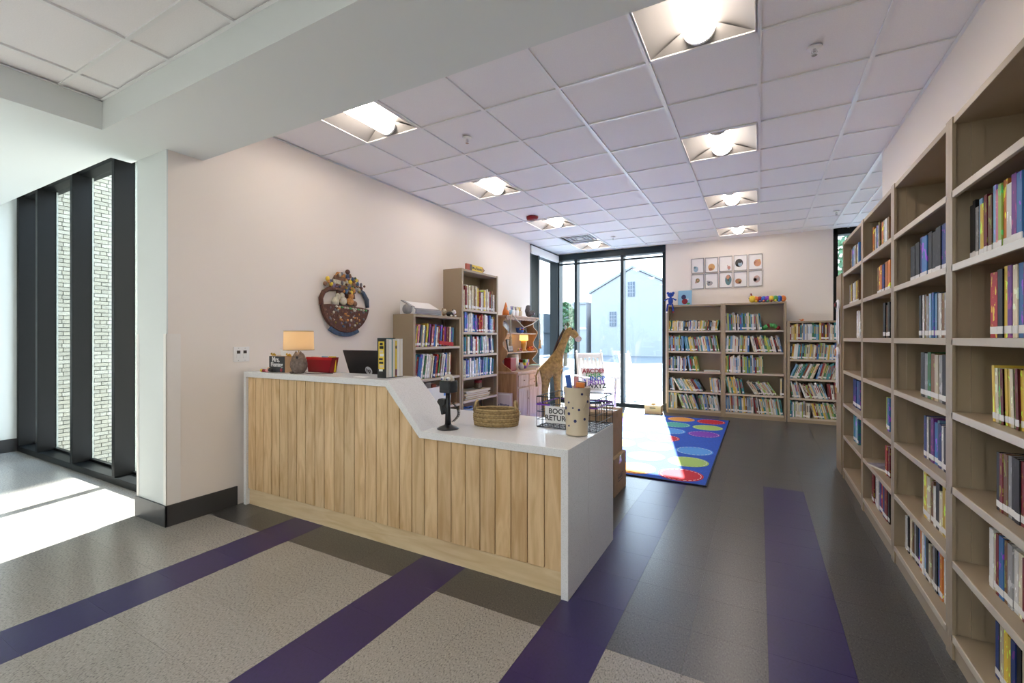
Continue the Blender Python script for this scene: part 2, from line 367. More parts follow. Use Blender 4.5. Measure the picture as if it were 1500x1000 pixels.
for x in (-3.29, -2.335, -1.55): fin(x - .03, x + .03, YB, YB + .17, .05, 3.06, FRAMEB, w3)
fin(XW - .17, XW + .02, YB - .02, YB + .17, 0, 3.06, FRAMEB, w3, 'corner_post')
box('sill', XW, -1.52, YB, YB + .2, 0, .07, FRAMEB, w3, .003); box('head', XW, -1.52, YB - .03, YB + .17, 2.93, 3.05, FRAMEB, w3, .003)
box('transom_bar', XW, -1.52, YB + .03, YB + .09, 2.845, 2.875, FRAMEB, w3)
for a, b in ((XW, -3.32), (-3.26, -2.365), (-2.305, -1.58)): box('pane', a, b, YB + .15, YB + .158, .07, 2.94, GLASS, w3)
w4 = sempty('window_4', 'narrow dark framed window beside the low bookcase')
for x in (1.06, 1.94): fin(x - .03, x + .03, YB - .01, YB + .17, 0, 3.06, FRAME, w4)
box('head', 1.03, 1.97, YB - .01, YB + .17, 2.96, 3.06, FRAME, w4); box('sill', 1.03, 1.97, YB, YB + .2, 0, .07, FRAME, w4)
box('pane', 1.09, 1.91, YB + .15, YB + .158, .07, 2.96, GLASS, w4)

# ================================================================== OUTSIDE
struct(box('ground', -60, 50, 8.98, 90, -.30, -.25, mat('asphalt', (0.10, 0.105, 0.115), .9, noise=.1, nscale=2)))
struct(MB().box(-60, -4.12, 2.1, 8.98, -2.35, -2.30).build('ground_side', mat('gravel', (0.35, 0.34, 0.31), .9, noise=.15, nscale=9)))
pat = struct(box('patio', -7, 3, 8.99, 12.2, -.24, -.09, mat('patio_base', (0.12, 0.17, 0.24), .8)), 'blue grey plank patio outside the back window')
for k in range(20): box('plank', -7, 3, 9.0 + k * .16, 9.0 + k * .16 + .148, -.09, -.065, mat('patio_plank', (0.16, 0.23, 0.33), .7), pat)
# brick wall seen through the hall window
BX = -10.2
bw = tag(box('brick_wall', BX - 4, BX - .012, 2.15, 21.5, -2.3, 14.9, mat('mortar', (0.075, 0.07, 0.06), .9)), 'pale brick wall outside the hall window', 'wall')
BRK = [mat('brick_%d' % k, c, .85, noise=.10, nscale=30) for k, c in enumerate(((.31, .275, .20), (.345, .31, .235), (.28, .25, .185)))]
bms = {}
for ln in (.2, .095):
    for k in range(3):
        mb = MB().box(-.02, .004, 0, ln - .010, 0, .0575); me = bpy.data.meshes.new('brick'); me.from_pydata(mb.v, [], mb.f); me.materials.append(BRK[k]); bms[ln, k] = me
brs = []
for c in range(108):
    z = -2.28 + c * .0677; y = 2.2 - (.1 if c % 2 else 0); q = 0
    while y < 6.8:
        ln = .095 if (c % 6 == 3 and q % 2) else .2
        zz = (z - 1.33) / 10.2
        vis = 2.80 < y + ln / 2 < 3.76 and -.235 < zz < .305
        brs.append((0 if vis else 1, abs(y - 3.3), y, z, ln, rnd.randrange(3))); y += ln + .0; q += 1
brs.sort(); rb = MB()
for n_, (v_, d_, y, z, ln, k) in enumerate(brs):
    if n_ < 300: link('brick', bms[ln, k], bw, loc=(BX, y, z))
    else: rb.box(BX - .02, BX + .004, y, y + ln - .01, z, z + .0575, k)
rb.build('bricks', BRK, bw)['kind'] = 'stuff'
# white gabled house beyond the back window
HW = mat('house_render', (0.27, 0.285, 0.31), .9); HWIN = mat('house_window', (0.06, 0.085, 0.12), .3); ROOF = mat('slate_roof', (0.04, 0.055, 0.07), .8)
h1 = thing('gabled_house', 'tall white gabled house outside, seen through the widest panes', 'building', (-10, 40, -.25))
MB().prism([(-3.6, 0), (4.4, 0), (4.4, 5.6), (.2, 7.75), (-3.6, 5.7)], 'y', 0, 9).build('wall', HW, h1)
MB().prism([(-3.8, 5.65), (.2, 7.8), (4.6, 5.55), (4.6, 5.75), (.2, 8.0), (-3.8, 5.85)], 'y', -.15, 9).build('roof', mat('pale_roof', (.22, .235, .26), .8), h1)
box('chimney', 3.0, 3.7, 3, 3.7, 5.6, 8.0, HW, h1)
for x, z in ((-1.55, 3.3), (.1, 5.9)):
    wn = box('window', x - .3, x + .3, -.06, .02, z - .65, z + .65, HWIN, h1)
    for k in (-.1, .1): box('glazing_bar', x + k - .02, x + k + .02, -.08, -.06, z - .65, z + .65, HW, wn)
    for k in (-.3, 0, .3): box('glazing_bar', x - .3, x + .3, -.08, -.06, z + k - .02, z + k + .02, HW, wn)
h2 = thing('low_house', 'low pale outbuilding outside, left of the gabled house', 'building', (-16.2, 40, -.25))
box('wall', -.9, 2.1, 0, 6, 0, 4.75, HW, h2); box('cornice', -1.0, 2.1, -.15, 6, 4.75, 4.95, mat('pale_roof', (.6, .6, .6)), h2); box('string_course', -.9, 2.1, -.08, 0, 2.4, 2.55, WHITE, h2)
h3 = thing('slate_roof_house', 'blue grey house with slate roof outside the side window', 'building', (-19.6, 40, -.25))
box('wall', -3.5, 1.2, 0, 5, 0, 2.2, mat('blue_render', (.10, .135, .17), .9), h3)
MB().prism([(-3.8, 2.1), (1.5, 2.1), (1.0, 4.0), (-3.3, 4.0)], 'y', -.2, 5).build('roof', ROOF, h3)
for x in (-2.2, -1.0, .2): box('window', x - .3, x + .3, -.06, 0, .7, 1.9, HWIN, h3)
def tree(name, label, loc, h, rx, seed):
    t = thing(name, label, 'tree', loc, 0, 'trees beyond the patio'); q = random.Random(seed)
    MB().tube([(0, 0, 0), (.05, 0, h * .4), (0, .05, h * .75)], [.12, .09, .04], 7).build('trunk', mat('bark', (.12, .09, .06), .9), t)
    mb = MB()
    for k in range(900):
        a = q.uniform(0, 6.28); z = q.uniform(-1, 1); rr = math.sqrt(1 - z * z) * q.uniform(.55, 1)
        c = Vector((rx * rr * math.cos(a), rx * rr * math.sin(a), h * .62 + h * .4 * z)); d = Vector((q.uniform(-1, 1), q.uniform(-1, 1), q.uniform(-1, 1))).normalized(); e = d.orthogonal().normalized() * .1
        mb.add([c - e, c + d * .13, c + e, c - d * .13], [(0, 1, 2, 3)])
    lf = mb.build('foliage', mat('leaves', (.05, .11, .045), .7, noise=.3, nscale=3), t); lf['kind'] = 'stuff'
tree('leafy_tree', 'green tree outside, left of the pale outbuilding', (-9.7, 24, -.25), 3.5, .75, 3)
tree('leafy_tree', 'green tree outside the narrow window by the low bookcase', (2.5, 17, -.25), 4.6, 1.3, 5)

# ================================================================== CEILING FITTINGS
LWHITE = mat('fixture_white', (0.86, 0.85, 0.84), .35)
LREF = mat('reflector_satin', (.25, .24, .23), .5)
LGLOW = mat('fixture_glow', (.9, .9, .9), .4, emit=((1.0, 0.87, 0.76), LAMP))
HFILL = mat('hall_fill_glow', (.9, .9, .9), .4, emit=((0.93, 0.97, 1.0), HALL_FILL))  # glow of unseen lights added to brighten hall and counter front
def fixture(x, y, z, label, group, glow):
    t = thing('ceiling_light', label, 'ceiling light', (x, y, z), 0, group); a, b = .008, G - .008
    fr = MB()
    for q in ((a, b, a, a + .012), (a, b, b - .012, b), (a, a + .012, a, b), (b - .012, b, a, b)): fr.box(*q, -.001, .012)
    fr.build('frame', LWHITE, t)
    n = 6; c = G / 2
    for s in (-1, 1):                               # curved reflector wings
        mb = MB(); pr = []
        for k in range(n + 1):
            u = k / n; xx = c + s * ((c - .02) - u * (c - .11)); pr.append((xx, .004 + .075 * math.sin(u * math.pi / 2)))
        vs = [(p[0], a + .01, p[1]) for p in pr] + [(p[0], b - .01, p[1]) for p in pr]
        mb.add(vs, [((k, k + 1, n + 2 + k, n + 1 + k) if s > 0 else (k + 1, k, n + 1 + k, n + 2 + k)) for k in range(n)])
        mb.build('reflector', LREF, t, True)
    for s in (0, 1):                                # sloped end plates
        y0, y1 = (a + .01, a + .075) if s == 0 else (b - .01, b - .075)
        mb = MB().add([(a + .01, y0, .004), (b - .01, y0, .004), (c + .09, y1, .079), (c - .09, y1, .079)], [(0, 1, 2, 3) if s == 1 else (3, 2, 1, 0)])
        mb.build('end_plate', LREF, t)
    box('back_plate', c - .12, c + .12, a + .02, b - .02, .080, .086, LWHITE, t)
    mb = MB(); pr = [(c + .085 * math.cos(math.pi * k / 12), .078 - .082 * math.sin(math.pi * k / 12)) for k in range(13)]
    mb.prism(pr, 'y', .07, G - .07); mb.build('diffuser', glow, t, False)
    for yy in (.052, G - .07):
        mb = MB(); pr = [(c + .089 * math.cos(math.pi * k / 12), .079 - .086 * math.sin(math.pi * k / 12)) for k in range(13)]
        mb.prism(pr, 'y', yy, yy + .018); mb.build('end_cap', LWHITE, t)
ORD_ = ['third', 'fourth', 'first', 'second', 'fifth', 'last']
ordn = ['nearest', 'second', 'third', 'farthest']
for ci, (x, side) in enumerate(zip(LX, ('left', 'right'))):
    for k, y in enumerate(LY):
        fixture(x, y, HC, 'square recessed ceiling light, %s of the row near the %s' % (ordn[k], ('wall with the ark plaque' if ci == 0 else 'long bookcase run')), 'recessed ceiling lights', LGLOW)
for n_, (i, j) in enumerate(hfill_spots):
    fixture(xs3[i], ys3[j], HR, 'unseen square hall ceiling light added as fill, %s from the library side' % ORD_[n_], 'added hall fill lights', HFILL)
d = thing('air_diffuser', 'square white ceiling air diffuser next to a light', 'vent', (DIFF[0], DIFF[1], HC))
fr = MB()
for k in range(4):
    a = .01 + .062 * k; b = G - a; z = .004 + .010 * (k % 2)
    for q in ((a, b, a, a + .018), (a, b, b - .018, b), (a, a + .018, a, b), (b - .018, b, a, b)): fr.box(*q, z, z + .012)
    fr.build('louvre' if k else 'frame', mat('vent_grey', (.62, .62, .63), .4), d); fr = MB()
box('core', .25, G - .25, .25, G - .25, .010, .02, mat('vent_grey', (.6, .6, .6)), d); box('duct', .02, G - .02, .02, G - .02, .05, .06, mat('duct_dark', (.25, .25, .26)), d)
for (x, y), lb in zip(((-2.2, 3.21), (.287, 3.20), (.92, 7.47), (-2.18, 7.55)), ('near the first left ceiling light', 'nearest the long bookcase run', 'far back near the narrow window', 'far back near the air diffuser')):
    t = thing('sprinkler', 'small chrome ceiling sprinkler ' + lb, 'sprinkler', (x, y, HC + .003), 0, 'ceiling sprinklers')
    MB().lathe([(.04, -.004), (.036, -.010), (.016, -.012)], 16).build('escutcheon', LWHITE, t, True)
    MB().lathe([(.008, -.012), (.008, -.03), (.005, -.032), (.005, -.045), (.015, -.047), (.015, -.05)], 10).build('head', CHROME, t)
    MB().tube([(-.012, 0, -.02), (-.014, 0, -.035), (0, 0, -.045), (.014, 0, -.035), (.012, 0, -.02)], .002, 5).build('bracket', CHROME, t)
t = thing('fire_alarm', 'dark red round fire alarm on the ceiling', 'alarm', (-2.83, 5.76, HC + .003))
MB().lathe([(.085, 0), (.085, -.015), (.078, -.04), (.05, -.048)], 20).build('body', mat('alarm_red', (.28, .012, .015), .35), t, True)
MB().lathe([(.03, -.047), (.026, -.065), (.01, -.07)], 12).build('strobe', mat('strobe_clear', (.75, .72, .7), .2), t, True)

# ================================================================== COUNTER
ct = thing('reception_counter', 'white quartz and maple plank counter with sloped step', 'counter', (0, 0, 0))
Y0, YL, YC = 2.13, 2.44, 2.93; XL, XC = -3.62, -.845; TH = .042; ZT, ZL = 1.062, .765; XA, XB = -2.074, -1.795
k_ = TH * .75
MB().prism([(XL, 0), (XL + .03, 0), (XL + .03, ZT - TH), (XA - .018, ZT - TH), (XB - .018, ZL - TH), (XB - .018, ZL - .001), (XB, ZL), (XA, ZT), (XL, ZT)], 'y', Y0, YL).build('upper_ledge', QUARTZ, ct, False, .002)
MB().prism([(XL, ZL - TH), (XC - .04, ZL - TH), (XC - .04, 0), (XC, 0), (XC, ZL), (XL, ZL)], 'y', YL + .001, YC).build('worktop', QUARTZ, ct, False, .002)
MB().prism([(XB - .018, ZL - TH), (XC - .04, ZL - TH), (XC - .04, 0), (XC, 0), (XC, ZL), (XB - .018, ZL)], 'y', Y0, YL + .001).build('front_top', QUARTZ, ct, False, .002)
N = 27; pw = (XC - .04 - (XL + .03)) / N
def ztop(x):
    if x < XA - .018: return ZT - TH
    if x < XB - .018: return ZT - TH - (x - XA + .018) / (XB - XA) * (ZT - ZL)
    return ZL - TH
for k in range(N):
    x0 = XL + .03 + k * pw + .0026; x1 = x0 + pw - .0052
    pts = [(x0, .128), (x1, .128), (x1, ztop(x1) - .001)]
    for xm in (XB - .018, XA - .018):
        if x0 < xm < x1: pts.append((xm, ztop(xm) - .001))
    pts.append((x0, ztop(x0) - .001))
    MB().prism(pts, 'y', Y0 + .018, Y0 + .036).build('plank', MAPLE, ct, False, .0022)
box('kick_board', XL + .03, XC - .04, Y0 + .03, Y0 + .05, 0, .130, MAPLEK, ct)
MB().prism([(XL + .03, .13), (XC - .04, .13), (XC - .04, ZL - TH), (XB - .02, ZL - TH), (XA - .02, ZT - TH), (XL + .03, ZT - TH)], 'y', Y0 + .0365, Y0 + .06).build('backing_panel', mat('dark_backing', (.10, .06, .03), .8), ct)
box('support_panel', XL, XL + .03, YL + .05, YC - .05, 0, ZL - TH, WHITE, ct)

# ================================================================== BOOKCASES
def bookcase(name, label, loc, rz, W, H, shelves, D=.30, group='tan metal bookcases', bottom=.10):
    t = thing(name, label, 'bookcase', loc, rz, group); P = .022
    for x in (0, W - P):
        pl = [(0, 0), (P + .014, 0), (P + .014, .012), (P, .012), (P, D), (0, D)]
        if x: pl = [(W - a, b) for a, b in pl]
        MB().prism(pl, 'z', 0, H).build('side_panel', TAN, t)
    box('back_panel', P, W - P, D - .012, D - .004, bottom - .03, H - .01, TAN, t)
    MB().box(P, W - P, .004, D - .012, H - .03, H - .002).build('top_panel', TAN, t, False, .002)
    box('kick_panel', P + .016, W - P - .016, .008, .02, 0, bottom - .03, TAN, t)
    for z in shelves:
        MB().box(P + .001, W - P - .001, .004, D - .013, z - .006, z).box(P + .001, W - P - .001, .0, .014, z - .030, z - .0005, 1).build('shelf', [TAN, TANL], t, False, .002)
    for x in (P, W - P - .02):
        MB().box(x, x + .02, D - .055, D - .03, bottom, H - .03).build('slotted_strip', TAN, t)
        MB().box(x + (0 if x < .1 else .014), x + (.006 if x < .1 else .02), .06, .10, bottom, H - .03).build('post_strip', TAN, t)
    return t
RS = [.103, .41, .715, 1.025, 1.33, 1.635, 1.94]
UW = .915; RX = .70
rdesc = ['nearest', 'second', 'third', 'farthest']
rcase = []
for k in range(4):
    y0 = 1.63 + k * UW
    bookcase('tall_bookcase', 'tall tan metal bookcase, %s unit of the long run along the right wall' % rdesc[k], (RX, y0 + UW - .0003, 0), -math.pi / 2, UW - .0006, 2.245, RS)
    rcase.append(((RX, y0 + UW - .001), -math.pi / 2, '%s unit of right run' % rdesc[k]))
e5 = bookcase('end_bookcase', 'lower tan bookcase standing past the end of the long run, ribbons on its side', (RX + .90, YJ + .33, 0), math.pi, .90, 1.96, [.1, .45, .8, 1.15, 1.55])
SL = [.13, .50, .86, 1.23]; TL = [.13, .51, .81, 1.115, 1.41, 1.71]
FX = XW + .302
bookcase('low_bookcase', 'waist high tan bookcase with the printer on top, behind the counter', (FX, 3.85, 0), math.pi / 2, UW, 1.60, SL)
bookcase('tall_bookcase', 'tall narrow tan bookcase with the pencil sign on top', (FX, 4.78, 0), math.pi / 2, UW, 2.235, TL)
cLow = ((FX, 3.85), math.pi / 2, 'bookcase under the printer'); cTall = ((FX, 4.78), math.pi / 2, 'bookcase under pencil sign')
BY = 8.385; AS = [.09, .40, .75, 1.10, 1.46]; CS = [.08, .385, .69, .995, 1.30]
bookcase('wide_bookcase', 'tan bookcase on the back wall beside the big window', (-1.45, BY, 0), 0, UW, 1.915, AS)
bookcase('wide_bookcase', 'tan bookcase on the back wall with the rainbow caterpillar on top', (-.533, BY, 0), 0, UW, 1.915, AS)
bookcase('low_bookcase', 'lower tan bookcase on the back wall, nearest the long run', (.392, BY, 0), 0, UW, 1.60, CS)
cA = ((-1.45, BY), 0, 'back bookcase by window'); cB = ((-.533, BY), 0, 'middle back bookcase'); cC = ((.392, BY), 0, 'low back bookcase')

# ---- books
PAL = {'red': (.42, .03, .03), 'dark red': (.20, .02, .025), 'orange': (.62, .20, .04), 'yellow': (.68, .48, .07), 'cream': (.66, .58, .42), 'white': (.72, .71, .68), 'grey': (.32, .32, .32),
       'black': (.018, .018, .02), 'brown': (.20, .10, .045), 'dark blue': (.025, .05, .20), 'blue': (.05, .17, .42), 'light blue': (.22, .40, .58), 'teal': (.04, .24, .26),
       'green': (.05, .20, .07), 'lime green': (.32, .45, .10), 'purple': (.17, .04, .24), 'pink': (.60, .20, .28)}
def unit_book():
    c = MB().box(0, 1, 0, .03, 0, 1).box(0, .09, .0, 1, 0, 1).box(.91, 1, .0, 1, 0, 1)
    p = MB().box(.09, .91, .03, .97, .012, .985); l = MB().box(-.004, 1.004, -.006, .01, .06, .17)
    out = []
    for nm, mb, m in (('book', c, COVER), ('pages', p, PAGES), ('spine_label', l, LABEL)):
        me = bpy.data.meshes.new(nm); me.from_pydata(mb.v, [], mb.f); me.materials.append(m); out.append(me)
    return out
BM_C, BM_P, BM_L = unit_book()
ORD = ['first', 'second', 'third', 'fourth', 'fifth', 'sixth', 'seventh', 'eighth', 'ninth', 'tenth', 'eleventh', 'twelfth', 'thirteenth', 'fourteenth', 'fifteenth', 'sixteenth', 'seventeenth', 'eighteenth', 'nineteenth', 'twentieth']
def ordinal(n):
    if n < 20: return ORD[n]
    if n < 29: return 'twenty-' + ORD[n - 20]
    if n == 29: return 'thirtieth'
    if n < 39: return 'thirty-' + ORD[n - 30]
    if n == 39: return 'fortieth'
    return 'forty-' + ORD[n - 40]
stuffb = MB(); stuff_names = list(PAL); nbook = [0]
def put_book(case, lx, ly, z, t, dd, h, th, cname, label, group, stuff, sticker=True):
    (ox, oy), rz, _ = case
    lift = max(0, t * math.sin(th)) + .0006
    M = Matrix.Translation((ox, oy, 0)) @ Matrix.Rotation(rz, 4, 'Z') @ Matrix.Translation((lx, ly, z + lift)) @ Matrix.Rotation(th, 4, 'Y')
    if stuff:
        mb = MB().box(0, t, 0, dd, 0, h, stuff_names.index(cname)); mb.box(t * .1, t * .9, .004, dd - .004, h - .003, h + .0005, len(PAL))
        if sticker: mb.box(-.0002, t + .0002, -.0008, .002, h * .07, h * .17, len(PAL) + 1)
        if t > .012: mb.box(t * .3, t * .7, -.0006, .002, h * .4, h * .85, stuff_names.index(rnd.choice(('white', 'yellow', 'black', 'red', 'light blue'))))
        mb.xf(M)
        o = len(stuffb.v); stuffb.v += mb.v; stuffb.f += [tuple(i + o for i in f) for f in mb.f]; stuffb.m += mb.m
        return
    c = bpy.data.objects.new('book', BM_C); COL.objects.link(c); c.matrix_world = M @ Matrix.Diagonal((t, dd, h, 1)); j = rnd.uniform(.8, 1.25)
    c.color = (*[min(1, v * j) for v in PAL[cname]], 1); tag(c, label, 'book', group); nbook[0] += 1
    p = bpy.data.objects.new('pages', BM_P); COL.objects.link(p); p.parent = c
    if sticker:
        p = bpy.data.objects.new('spine_label', BM_L); COL.objects.link(p); p.parent = c
def row(case, z, x0, x1, spec, pal, sdesc, group, tr=(.012, .03), hr=(.2, .26), dr=(.15, .19), inset=.03, stuff=False, n=99, sticker=.85):
    """spec: list of (fraction of the row, lean in degrees)"""
    x = x0; q = 0; prev = 0.0; hprev = 0; pal = pal if isinstance(pal, (list, tuple)) else list(PAL)
    total = x1 - x0; first = True
    bounds = []; acc = 0
    for fr, an in spec: acc += fr; bounds.append((x0 + acc * total, R(an)))
    for (xe, th) in bounds:
        newseg = True
        while x < xe and q < n:
            t = rnd.uniform(*tr); h = rnd.uniform(*hr); dd = rnd.uniform(*dr)
            if newseg:
                if th < 0: x += max(0, h * math.sin(-th) - (hprev * math.sin(-prev) if prev < 0 else 0)) + (hprev * math.sin(prev) if prev > 0 else 0)
                elif prev > th: x += max(0, hr[1] * (math.sin(prev) - math.sin(th))) + .003
                newseg = False
            lean_over = h * math.sin(th) if th > 0 else 0
            if x + t / math.cos(th) + lean_over > x1: break
            c = rnd.choice(pal)
            lb = '%s %s book, %s from left, %s, %s' % ('thick' if t > .028 else ('thin' if t < .016 else 'medium'), c, ordinal(q), sdesc, case[2])
            put_book(case, x, inset + rnd.uniform(-.008, .012), z, t, dd, h, th, c, lb, group, stuff, rnd.random() < sticker)
            x += t / math.cos(th) + rnd.uniform(.0006, .0016) + (.001 if th else 0); q += 1; prev = th; hprev = max(h, 0)
    return q
MIX = list(PAL); DK = ['black', 'dark blue', 'black', 'brown', 'grey', 'dark red']; PALE = ['white', 'cream', 'grey', 'light blue', 'white', 'yellow']
gR, gL, gB = 'books on the right run', 'books behind the counter', 'books on the back wall'
sh = {1.94: 'top shelf', 1.635: 'second shelf', 1.33: 'third shelf', 1.025: 'fourth shelf', .715: 'fifth shelf', .41: 'sixth shelf', .103: 'bottom shelf'}
# (unit, shelf, where the row starts along the frame, colours in order, thickness, heights, lean)
def run_local(u, px, xs): a = px - 750; return 1.63 + (u + 1) * UW - xs * (578.7 + .4808 * a) / (-317.3 + .8768 * a)
REND = (.48, .70, .56, .46)
RR = [(0, 1.635, 1418, ['black', 'black', 'grey', 'light blue', 'yellow', 'dark red', 'brown', 'light blue', 'pink', 'lime green', 'orange', 'white', 'purple', 'blue'], (.022, .036), (.20, .25), 0),
      (0, 1.33, 1450, ['red', 'red', 'black', 'yellow', 'purple', 'cream', 'blue'], (.026, .04), (.235, .25), 0),
      (0, 1.025, 1452, ['yellow', 'cream', 'lime green', 'dark red', 'yellow'], (.018, .026), (.195, .205), -3),
      (0, .715, 1460, ['black', 'dark red', 'brown', 'grey', 'black'], (.022, .03), (.205, .215), 0),
      (0, .41, 1448, ['white', 'cream', 'dark red', 'blue', 'brown', 'grey'], (.018, .036), (.205, .22), 0),
      (0, .103, 1456, ['dark blue', 'black', 'cream', 'yellow', 'yellow'], (.02, .03), (.20, .22), 0),
      (1, 1.635, 1334, ['black', 'black', 'dark blue', 'blue', 'black'], (.055, .08), (.20, .235), 0),
      (1, 1.33, 1347, ['black', 'white', 'brown', 'grey', 'white', 'light blue', 'blue', 'light blue'], (.026, .04), (.205, .225), 0),
      (1, 1.025, 1350, ['black', 'grey', 'green', 'brown', 'cream', 'grey'], (.04, .06), (.22, .235), 0),
      (1, .715, 1354, ['dark blue', 'white', 'black', 'purple', 'blue', 'light blue'], (.026, .042), (.20, .22), 0),
      (1, .41, 1351, ['cream', 'yellow', 'cream', 'brown', 'white', 'black'], (.03, .05), (.19, .235), 0),
      (1, .103, 1320, ['white', 'light blue', 'black', 'cream', 'brown', 'grey', 'black', 'blue', 'orange'], (.026, .045), (.19, .235), 0),
      (2, 1.94, 1277, ['black', 'orange', 'cream', 'blue', 'white', 'brown'], (.035, .05), (.19, .215), 0),
      (2, 1.635, 1284, ['brown', 'orange', 'orange', 'dark blue'], (.045, .06), (.20, .21), 0),
      (2, 1.33, 1294, ['black', 'brown', 'black'], (.05, .06), (.22, .24), 0),
      (2, .715, 1297, ['lime green', 'blue'], (.05, .06), (.20, .22), 0),
      (2, .41, 1297, ['red', 'dark red'], (.05, .06), (.19, .20), 0),
      (2, .103, 1272, ['dark blue', 'dark red', 'black', 'white', 'white', 'dark blue', 'red'], (.045, .065), (.21, .24), 0),
      (3, 1.94, 1245, ['brown', 'cream', 'blue', 'light blue', 'white'], (.04, .06), (.205, .22), 0),
      (3, 1.635, 1243, ['grey', 'yellow', 'brown', 'white', 'white'], (.045, .06), (.19, .21), 0),
      (3, 1.33, 1254, ['white', 'cream'], (.05, .06), (.22, .24), 0),
      (3, .715, 1249, ['dark blue', 'dark blue', 'blue'], (.07, .09), (.235, .245), 0),
      (3, .41, 1251, ['teal', 'light blue', 'white'], (.045, .06), (.21, .225), 0)]
for (u, z, px, pal, tr, hr, an) in RR:
    seq = iter(pal * 9); x = max(.04, run_local(u, px, RX + .05)); q = 0; th = R(an)
    if th < 0: x += hr[1] * math.sin(-th)
    while x < REND[u]:
        t = rnd.uniform(*tr); h = rnd.uniform(*hr); c = next(seq)
        lb = '%s %s book, %s from left, %s, %s' % ('thick' if t > .035 else ('thin' if t < .022 else 'medium'), c, ordinal(q), sh[z], rcase[u][2])
        put_book(rcase[u], x, .05 + rnd.uniform(-.004, .004), z, t, rnd.uniform(.13, .165), h, th, c, lb, gR, False, True)
        x += t / math.cos(th) + .0012; q += 1
# behind the counter
cS = ['top shelf', 'second shelf']
row(cLow, 1.23, .03, .80, [(.62, 7), (.38, 2)], MIX + ['cream', 'white', 'red', 'white'], 'top shelf', gL, (.02, .034), (.23, .27), (.18, .2), .02)
row(cLow, .86, .03, .74, [(.75, 10), (.25, 4)], ['red', 'blue', 'green', 'red', 'white', 'dark red', 'teal', 'cream', 'white', 'light blue', 'dark blue'], 'second shelf', gL, (.02, .036), (.25, .29), (.18, .2), .02)
row(cTall, 1.71, .03, .86, [(1, 0)], ['white', 'cream', 'white', 'orange', 'grey', 'brown', 'yellow', 'white', 'cream', 'dark red', 'white'], 'top shelf', gL, (.025, .042), (.24, .33), (.18, .2), .02)
row(cTall, 1.41, .03, .86, [(1, 0)], ['white', 'blue', 'cream', 'light blue', 'dark blue', 'white', 'green', 'brown', 'white', 'red', 'grey'], 'second shelf', gL, (.022, .038), (.19, .265), (.18, .2), .02)
row(cTall, 1.115, .03, .84, [(.55, 0), (.45, -6)], ['white', 'brown', 'cream', 'green', 'light blue', 'white', 'dark blue', 'red', 'teal'], 'third shelf', gL, (.022, .04), (.2, .26), (.18, .2), .02)
row(cTall, .81, .03, .84, [(.45, 0), (.55, 5)], ['white', 'blue', 'white', 'light blue', 'grey', 'cream', 'lime green', 'dark blue', 'teal'], 'fourth shelf', gL, (.02, .034), (.21, .26), (.18, .2), .02)
# back wall: rows in the photographed arrangement; the first rows stay single books while the count allows
nshelf = ['bottom shelf', 'fourth shelf', 'third shelf', 'second shelf', 'top shelf']
PAST = ['cream', 'white', 'light blue', 'cream', 'grey', 'yellow', 'brown', 'teal', 'white', 'dark red', 'lime green', 'blue', 'cream', 'green', 'black']
back = [(cC, 4, .03, .88, [(1, 0)], (.22, .27)), (cC, 3, .03, .88, [(1, 5)], (.22, .26)), (cC, 2, .03, .88, [(.35, 22), (.3, 14), (.35, 18)], (.22, .26)), (cC, 1, .03, .88, [(.2, -10), (.4, -20), (.4, -6)], (.2, .26)), (cC, 0, .03, .88, [(.3, 0), (.7, -14)], (.22, .27)),
        (cA, 4, .03, .86, [(.6, 3), (.4, 7)], (.16, .185)), (cA, 3, .03, .88, [(.3, 0), (.7, -9)], (.24, .28)), (cA, 2, .03, .54, [(.6, 0), (.4, -9)], (.22, .27)), (cA, 1, .03, .66, [(.16, -8), (.84, -30)], (.22, .25)), (cA, 1, .70, .885, [(1, -6)], (.22, .25)), (cA, 0, .03, .17, [(1, 0)], (.26, .28)), (cA, 0, .18, .885, [(.5, -20), (.5, -10)], (.24, .28)),
        (cB, 4, .03, .60, [(.8, -2), (.2, -7)], (.25, .30)), (cB, 3, .03, .885, [(.4, 2), (.6, -13)], (.23, .28)), (cB, 2, .03, .60, [(1, -1)], (.24, .30)), (cB, 1, .03, .34, [(1, -10)], (.24, .29)), (cB, 1, .35, .80, [(1, -32)], (.22, .25)), (cB, 1, .83, .89, [(1, 0)], (.26, .28)), (cB, 0, .03, .885, [(.5, -3), (.5, -9)], (.24, .29))]
for case, si, a, b, spec, hr in back:
    shl = CS if case is cC else AS
    st = nbook[0] > 285
    nm = nshelf[si]
    row(case, shl[si], a, b, spec, PAST, nm, gB, (.014, .028), hr, (.18, .21), .02, st, sticker=.6)
SM = [mat('book_stuff_' + k.replace(' ', '_'), v, .5) for k, v in PAL.items()] + [PAGES, LABEL]
so_ = stuffb.build('books', SM); tag(so_, 'rows of many thin picture books filling the back wall bookcases', 'books', None, 'stuff')
print('BOOKS', nbook[0])

# ================================================================== ON THE UPPER LEDGE
ZU = ZT + .0005; ZW = ZL + .0005
